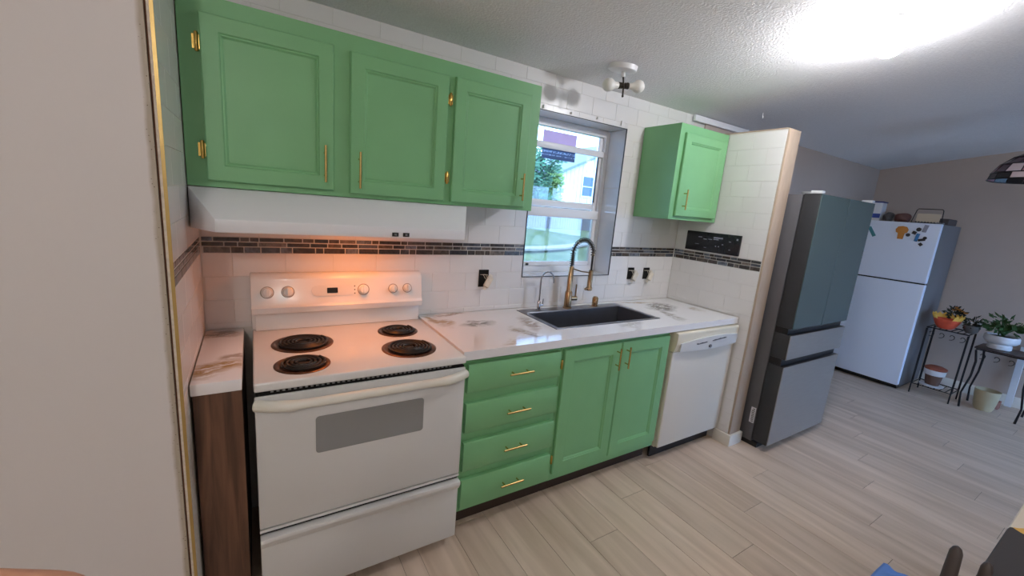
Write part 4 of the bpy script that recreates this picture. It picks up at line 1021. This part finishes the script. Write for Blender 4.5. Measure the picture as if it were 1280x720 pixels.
for j, (r_, z_) in enumerate(pr): tube(bm, [(LX+r_*math.cos(2*math.pi*k/32), LY+r_*math.sin(2*math.pi*k/32), LZ+z_) for k in range(33)], .004, 6)
for j in range(len(pr)-1):
    for k in range(NS):
        a = 2*math.pi*(k+.5*(j % 2))/NS; (r0, z0), (r1, z1) = pr[j], pr[j+1]
        tube(bm, [(LX+r0*math.cos(a), LY+r0*math.sin(a), LZ+z0), (LX+r1*math.cos(a), LY+r1*math.sin(a), LZ+z1)], .003, 5)
obj('lead_came', bm, 'wire', f)
bm = B(); lathe(bm, [(.062, 0), (.05, .02), (.015, .03), (.008, .05), (0, .05)], (LX, LY, LZ+.188), 20); obj('cap', bm, 'wire', f)
bm = B(); zc = ceil_z(LY)
tube(bm, [(LX, LY, LZ+.235), (LX, LY, zc-.02)], .004, 6)
k = 0; z = LZ+.24
while z < zc-.04:
    tube(bm, [(LX+(.008*math.cos(a) if k % 2 else 0), LY+(0 if k % 2 else .008*math.cos(a)), z+.014*math.sin(a)) for a in [2*math.pi*i/8 for i in range(9)]], .002, 5); z += .022; k += 1
obj('chain', bm, 'wire', f)
bm = B(); lathe(bm, [(0, -.028), (.05, -.024), (.055, -.002), (0, -.002)], (LX, LY, zc), 22, slope); obj('ceiling_rose', bm, 'wire', f)

# ------------------------------------------------------------------ dining table, cloth, chair
TX0, TX1, TY0, TY1, TZ = 1.49, 2.95, -2.92, -2.022, .752
f = thing('dining_table', 'dining table under a patterned cloth in front of the stove', 'table', (2.1, -2.45, 0))
bm = B(); box(bm, TX0, TX1, TY0, TY1, TZ-.03, TZ, .004, 2); obj('table_top', bm, 'walnut', f)
for x in (TX0+.07, TX1-.07):
    for y in (TY0+.07, TY1-.07):
        bm = B(); tube(bm, [(x, y, TZ-.031), (x, y, .002)], [.034, .022], 12); obj('leg', bm, 'walnut', f)
mC, nt, b = new_mat('floral_cloth'); N, L = nt.nodes, nt.links
ge = N.new('ShaderNodeNewGeometry')
v1 = N.new('ShaderNodeTexVoronoi'); v1.inputs['Scale'].default_value = 5.2; v1.inputs['Randomness'].default_value = 1
nz = N.new('ShaderNodeTexNoise'); nz.inputs['Scale'].default_value = 9; L.new(ge.outputs['Position'], nz.inputs['Vector'])
sc = N.new('ShaderNodeVectorMath'); sc.operation = 'MULTIPLY_ADD'; sc.inputs[1].default_value = (.12, .12, .12); L.new(nz.outputs['Color'], sc.inputs[0]); L.new(ge.outputs['Position'], sc.inputs[2]); L.new(sc.outputs[0], v1.inputs['Vector'])
cr = N.new('ShaderNodeValToRGB'); cr.color_ramp.interpolation = 'CONSTANT'; els = cr.color_ramp.elements
els[0].color = lin((52, 48, 48)); els[1].position = .42; els[1].color = lin((206, 194, 176)); e = els.new(.78); e.color = lin((206, 158, 74)); e = els.new(.86); e.color = lin((206, 194, 176))
sx = N.new('ShaderNodeSeparateXYZ'); L.new(v1.outputs['Color'], sx.inputs[0]); L.new(sx.outputs['X'], cr.inputs[0])
L.new(cr.outputs[0], b.inputs['Base Color']); b.inputs['Roughness'].default_value = .8
bm = B(); n = 40; top_ = TZ+.0012; o_ = .010
per = []
def edge(a, b_, n_): return [(a[0]+(b_[0]-a[0])*i/n_, a[1]+(b_[1]-a[1])*i/n_) for i in range(n_)]
per = edge((TX0-o_, TY0-o_), (TX1+o_, TY0-o_), 30)+edge((TX1+o_, TY0-o_), (TX1+o_, TY1+o_), 18)+edge((TX1+o_, TY1+o_), (TX0-o_, TY1+o_), 30)+edge((TX0-o_, TY1+o_), (TX0-o_, TY0-o_), 18)
cx_, cy_ = (TX0+TX1)/2, (TY0+TY1)/2
rings = []
for lv, (dz, amp) in enumerate(((0.003, 0), (-.004, 0), (-.08, .004), (-.17, .010))):
    ring = []
    for i, (x, y) in enumerate(per):
        dx = -1 if x < TX0 else 1 if x > TX1 else 0; dy = -1 if y < TY0 else 1 if y > TY1 else 0
        w = amp*(.6+math.sin(i*1.3)); out = .003*(lv > 0)+w*(1 if not (dy > 0) else .2)
        ring.append(bm.verts.new((x+dx*out, y+dy*out, top_+dz)))
    rings.append(ring)
bm.faces.new(rings[0])
for a, b_ in zip(rings, rings[1:]):
    for i in range(len(per)): bm.faces.new((a[i], b_[i], b_[(i+1) % len(per)], a[(i+1) % len(per)]))
bmesh.ops.recalc_face_normals(bm, faces=list(bm.faces))
cl = tag(obj('tablecloth', bm, mC), 'cream cloth with black blots and yellow flowers on the dining table', 'tablecloth')
md = cl.modifiers.new('thickness', 'SOLIDIFY'); md.thickness = .0015; md.offset = 1

f = thing('dining_chair', 'dark grey spindle chair at the end of the dining table', 'chair', (1.3, -2.2, 0))
CX, CY0, CY1 = 1.140, -2.003, -2.323
M['chair'] = mat('dark_grey_paint', (70, 64, 64), .55)
for k in range(9):
    y = CY0+(CY1-CY0)*k/8
    bm = B(); r0 = .013 if k in (0, 8) else .011
    tube(bm, [(CX+.05, y, .455), (CX+.03, y, .70), (CX+.004, y, .93), (CX, y, .968), (CX-.001, y, .978), (CX-.0015, y, .982)], [r0*1.15, r0*1.15, r0*.85, r0*.75, r0*.5, r0*.15], 10); obj('spindle', bm, 'chair', f)
bm = B(); tube(bm, [(CX+.026, CY0, .72), (CX+.026, CY1, .72)], .012, 8); obj('back_rail', bm, 'chair', f)
bm = B(); box(bm, CX-.01, CX+.33, CY1-.03, CY0+.008, .425, .456, .010, 3); obj('seat', bm, 'chair', f)
for (x, y, ox, oy) in ((CX+.06, CY0-.03, -.05, .03), (CX+.06, CY1+.03, -.05, -.03), (CX+.29, CY0-.03, .02, .03), (CX+.29, CY1+.03, .02, -.03)):
    bm = B(); tube(bm, [(x, y, .424), (x+ox*.5, y+oy*.5, .2), (x+ox, y+oy, .002)], [.016, .018, .012], 10); obj('leg', bm, 'chair', f)

# blue cloth lying on the floor
bm = B(); bmesh.ops.create_grid(bm, x_segments=18, y_segments=18, size=.10)
rg = random.Random(11)
for v in bm.verts:
    d_ = v.co.length; v.co.z = .004+.045*math.exp(-(d_/.055)**2)*(1+.25*math.sin(v.co.x*70)+.25*math.cos(v.co.y*60)); v.co.x *= 1+.1*math.sin(9*v.co.y*10); v.co += Vector((2.45, -1.76, 0))
cl = obj('blue_cloth', bm, mat('blue_fabric', (104, 148, 220), .8)); tag(cl, 'crumpled blue cloth on the plank floor by the dining table', 'cloth')
md = cl.modifiers.new('thickness', 'SOLIDIFY'); md.thickness = .003; md.offset = 1

# ------------------------------------------------------------------ outside
def gz(y): return -.75+.098*(y-.2)
bm = B(); n = 30
g = [[bm.verts.new((-20+4*i, .21+1.6*j, gz(.21+1.6*j)+.05*math.sin(i*1.7+j))) for i in range(n)] for j in range(n)]
for j in range(n-1):
    for i in range(n-1): bm.faces.new((g[j][i], g[j][i+1], g[j+1][i+1], g[j+1][i]))
mG, nt, b = new_mat('lawn'); N, L = nt.nodes, nt.links
ge = N.new('ShaderNodeNewGeometry'); nz = N.new('ShaderNodeTexNoise'); nz.inputs['Scale'].default_value = 1.6; nz.inputs['Detail'].default_value = 8; L.new(ge.outputs['Position'], nz.inputs['Vector'])
cr = N.new('ShaderNodeValToRGB'); els = cr.color_ramp.elements; els[0].position = .35; els[0].color = lin((66, 84, 36)); els[1].position = .68; els[1].color = lin((108, 116, 70)); L.new(nz.outputs['Fac'], cr.inputs[0]); L.new(cr.outputs[0], b.inputs['Base Color']); b.inputs['Roughness'].default_value = .95
lawn = obj('lawn', bm, mG); lawn['kind'] = 'structure'
bm = B(); pts = [(4+1.05*i, 8.2+.28*i+.2*math.sin(i)) for i in range(16)]; prev = None
for (x, y) in pts:
    z = gz(y)+.055; pr_ = [bm.verts.new((x, y-.18, z-.02)), bm.verts.new((x, y+.18, z+.02))]
    if prev: bm.faces.new((prev[0], pr_[0], pr_[1], prev[1]))
    prev = pr_
ex = bmesh.ops.extrude_face_region(bm, geom=list(bm.faces))
for v in [q_ for q_ in ex['geom'] if isinstance(q_, bmesh.types.BMVert)]: v.co.z += .06
bmesh.ops.recalc_face_normals(bm, faces=list(bm.faces))
pth = obj('garden_path', bm, mat('pale_gravel', (150, 142, 128), .9, var=.15, vscale=9)); pth['kind'] = 'structure'
bm = B(); box(bm, -15, 20, -30, YF-.13, -.6, -.25); pt = obj('patio', bm, mat('patio_concrete', (150, 150, 146), .9, var=.06), smooth=False); pt['kind'] = 'structure'
f = thing('garden_fence', 'weathered grey board fence across the lawn outside the window', 'fence', (13, 14, gz(14)))
bm = B(); x = 6.0; rg = random.Random(2)
while x < 22: h = 1.22+rg.uniform(-.02, .02); box(bm, x, x+.135, 13.99, 14.01, gz(14)-.06, gz(14)+h); x += .145
o = obj('pickets', bm, mat('weathered_boards', (98, 92, 90), .9, var=.3, vscale=5, stretch=(6, 6, 1)), f, smooth=False); o['kind'] = 'stuff'
for z in (.25, .95):
    bm = B(); box(bm, 6, 22, 14.011, 14.05, gz(14)+z, gz(14)+z+.09); obj('fence_rail', bm, 'toe', f, smooth=False)
SY = 18.0; sx0, sx1, pk = 15.6, 25.0, 20.3
f = thing('shed', 'white sided shed with a dark window behind the fence', 'shed', (20, 20, gz(18)))
bm = B(); prism(bm, [(sx0, gz(18)-.1), (sx1, gz(18)-.1), (sx1, 3.70), (pk, 5.80), (sx0, 3.70)], 'y', SY, SY+6)
obj('wall', bm, mat('shed_backing', (196, 204, 210), .7), f, smooth=False)
bm = B(); x = sx0
while x < sx1: w = .285; zt = 3.70+(min(x+w/2, 2*pk-x-w/2)-sx0)*.447-.08; box(bm, x+.01, x+w, SY-.035, SY-.001, gz(18)-.05, zt); x += .3
o = obj('siding', bm, mat('white_siding', (222, 228, 232), .7), f, smooth=False); o['kind'] = 'stuff'
bm = B()
for s in (1, -1):
    P_ = [(pk, 5.80), (pk, 5.95), (pk-s*5.1, 3.67), (pk-s*5.1, 3.52)]
    prism(bm, P_, 'y', SY-.3, SY+6.3)
obj('roof', bm, mat('grey_roof', (120, 130, 136), .8), f, smooth=False)
bm = B(); 
for (a, b_, c, d) in subtract([(17.1, 18.15, 2.35, 3.68)], (17.2, 18.05, 2.45, 3.58)): box(bm, a, b_, SY-.07, SY-.036, c, d)
box(bm, 17.2, 18.05, SY-.06, SY-.04, 2.98, 3.03); w_ = obj('window', bm, 'whitepot', f, smooth=False)
for z0, z1 in ((2.45, 2.98), (3.03, 3.58)):
    bm = B(); box(bm, 17.2, 18.05, SY-.05, SY-.04, z0, z1); obj('pane', bm, mat('shed_pane', (70, 96, 112), .15) if 'sp' not in M else M['sp'], w_, smooth=False); M.setdefault('sp', bpy.data.materials['shed_pane'])
def tree(x, y, cz, rx, rz_, label, seed, m, n=2600, ls=.30):
    f = thing('tree', label, 'tree', (x, y, gz(y)))
    bm = B(); tube(bm, [(x, y, gz(y)-.1), (x+.05, y, (gz(y)+cz)/2), (x, y, cz)], [.16, .12, .05], 9); obj('trunk', bm, 'toe', f)
    bm = B(); rg = random.Random(seed)
    for _ in range(14):
        c = (x+rg.uniform(-.6, .6)*rx, y+rg.uniform(-.5, .5)*rx, cz+rg.uniform(-.7, .6)*rz_)
        foliage(bm, c, n//14, rx*.55, rz_*.45, ls, 1.0, rg.random())
        foliage(bm, (c[0], c[1], c[2]-.1), n//28, rx*.5, -rz_*.4, ls, 1.0, rg.random())
    o = obj('crown', bm, m, f, smooth=False); o['kind'] = 'stuff'
M['treea'] = mat('tree_green', (74, 116, 84), .8, var=.3, vscale=2); M['treeb'] = mat('yellow_green', (128, 156, 84), .8, var=.25, vscale=2); M['treec'] = mat('deep_green', (48, 92, 78), .8, var=.3, vscale=2)
tree(11.9, 15.6, 2.8, 1.4, 1.9, 'full blue-green tree beyond the fence beside the shed', 21, 'treea')
tree(14.5, 17.4, 2.7, .55, 1.5, 'yellow-green slim tree right at the shed corner', 22, 'treeb', 1500, .24)
tree(11.0, 20.6, 4.2, 2.0, 3.2, 'tall deep green tree beyond the fence, farthest from the shed', 23, 'treec', 3200)

# ------------------------------------------------------------------ hand of the photographer
J = {
    'elbow': ((-0.3677, -2.2336, 1.1362), 0.042),
    'fore': ((-0.2883, -2.1718, 1.2533), 0.036),
    'wrist': ((-0.2165, -2.1158, 1.3514), 0.026),
    'palm': ((-0.175, -2.0883, 1.4003), 0.024),
    'k1': ((-0.1412, -2.0343, 1.4541), 0.0125),
    'k2': ((-0.1389, -2.0353, 1.4358), 0.0125),
    'k3': ((-0.1389, -2.0421, 1.4169), 0.012),
    'k4': ((-0.1438, -2.0529, 1.3989), 0.01),
    'i1': ((-0.1114, -1.9946, 1.4569), 0.0095),
    'i2': ((-0.0639, -1.976, 1.4485), 0.0088),
    'i3': ((-0.022, -1.9819, 1.4337), 0.0078),
    'm1': ((-0.1069, -1.9962, 1.4366), 0.0095),
    'm2': ((-0.0596, -1.9755, 1.4316), 0.0088),
    'm3': ((-0.0165, -1.9775, 1.4287), 0.0076),
    'r1': ((-0.1071, -2.0096, 1.415), 0.009),
    'r2': ((-0.0682, -1.9966, 1.4108), 0.0085),
    'r3': ((-0.035, -1.9965, 1.4086), 0.0074),
    'l1': ((-0.1239, -2.041, 1.3905), 0.008),
    'l2': ((-0.0942, -2.0308, 1.3904), 0.0074),
    'l3': ((-0.0694, -2.0249, 1.3903), 0.0066),
    't1': ((-0.1602, -2.1123, 1.3998), 0.013),
    't2': ((-0.1315, -2.1276, 1.4328), 0.011),
    't3': ((-0.1059, -2.1359, 1.4562), 0.0095),
}
E_ = ('palm wrist', 'wrist fore', 'fore elbow', 'palm k1', 'palm k2', 'palm k3', 'palm k4', 'k1 i1', 'i1 i2', 'i2 i3', 'k2 m1', 'm1 m2', 'm2 m3', 'k3 r1', 'r1 r2', 'r2 r3', 'k4 l1', 'l1 l2', 'l2 l3', 'palm t1', 't1 t2', 't2 t3')
ks = list(J); me = bpy.data.meshes.new('person')
me.from_pydata([J[k][0] for k in ks], [tuple(ks.index(q_) for q_ in e.split()) for e in E_], [])
me.materials.append(M['skin']); hand = bpy.data.objects.new('person', me); COL.objects.link(hand)
sk = hand.modifiers.new('skin', 'SKIN'); sk.use_smooth_shade = True
hand.modifiers.new('smooth', 'SUBSURF').levels = 2; hand.modifiers['smooth'].render_levels = 2
for i, k in enumerate(ks):
    sv = me.skin_vertices[0].data[i]; sv.radius = (J[k][1], J[k][1]); sv.use_root = (k == 'palm')
tag(hand, 'bare hand of the person taking the photograph, fingers curled forward', 'person')
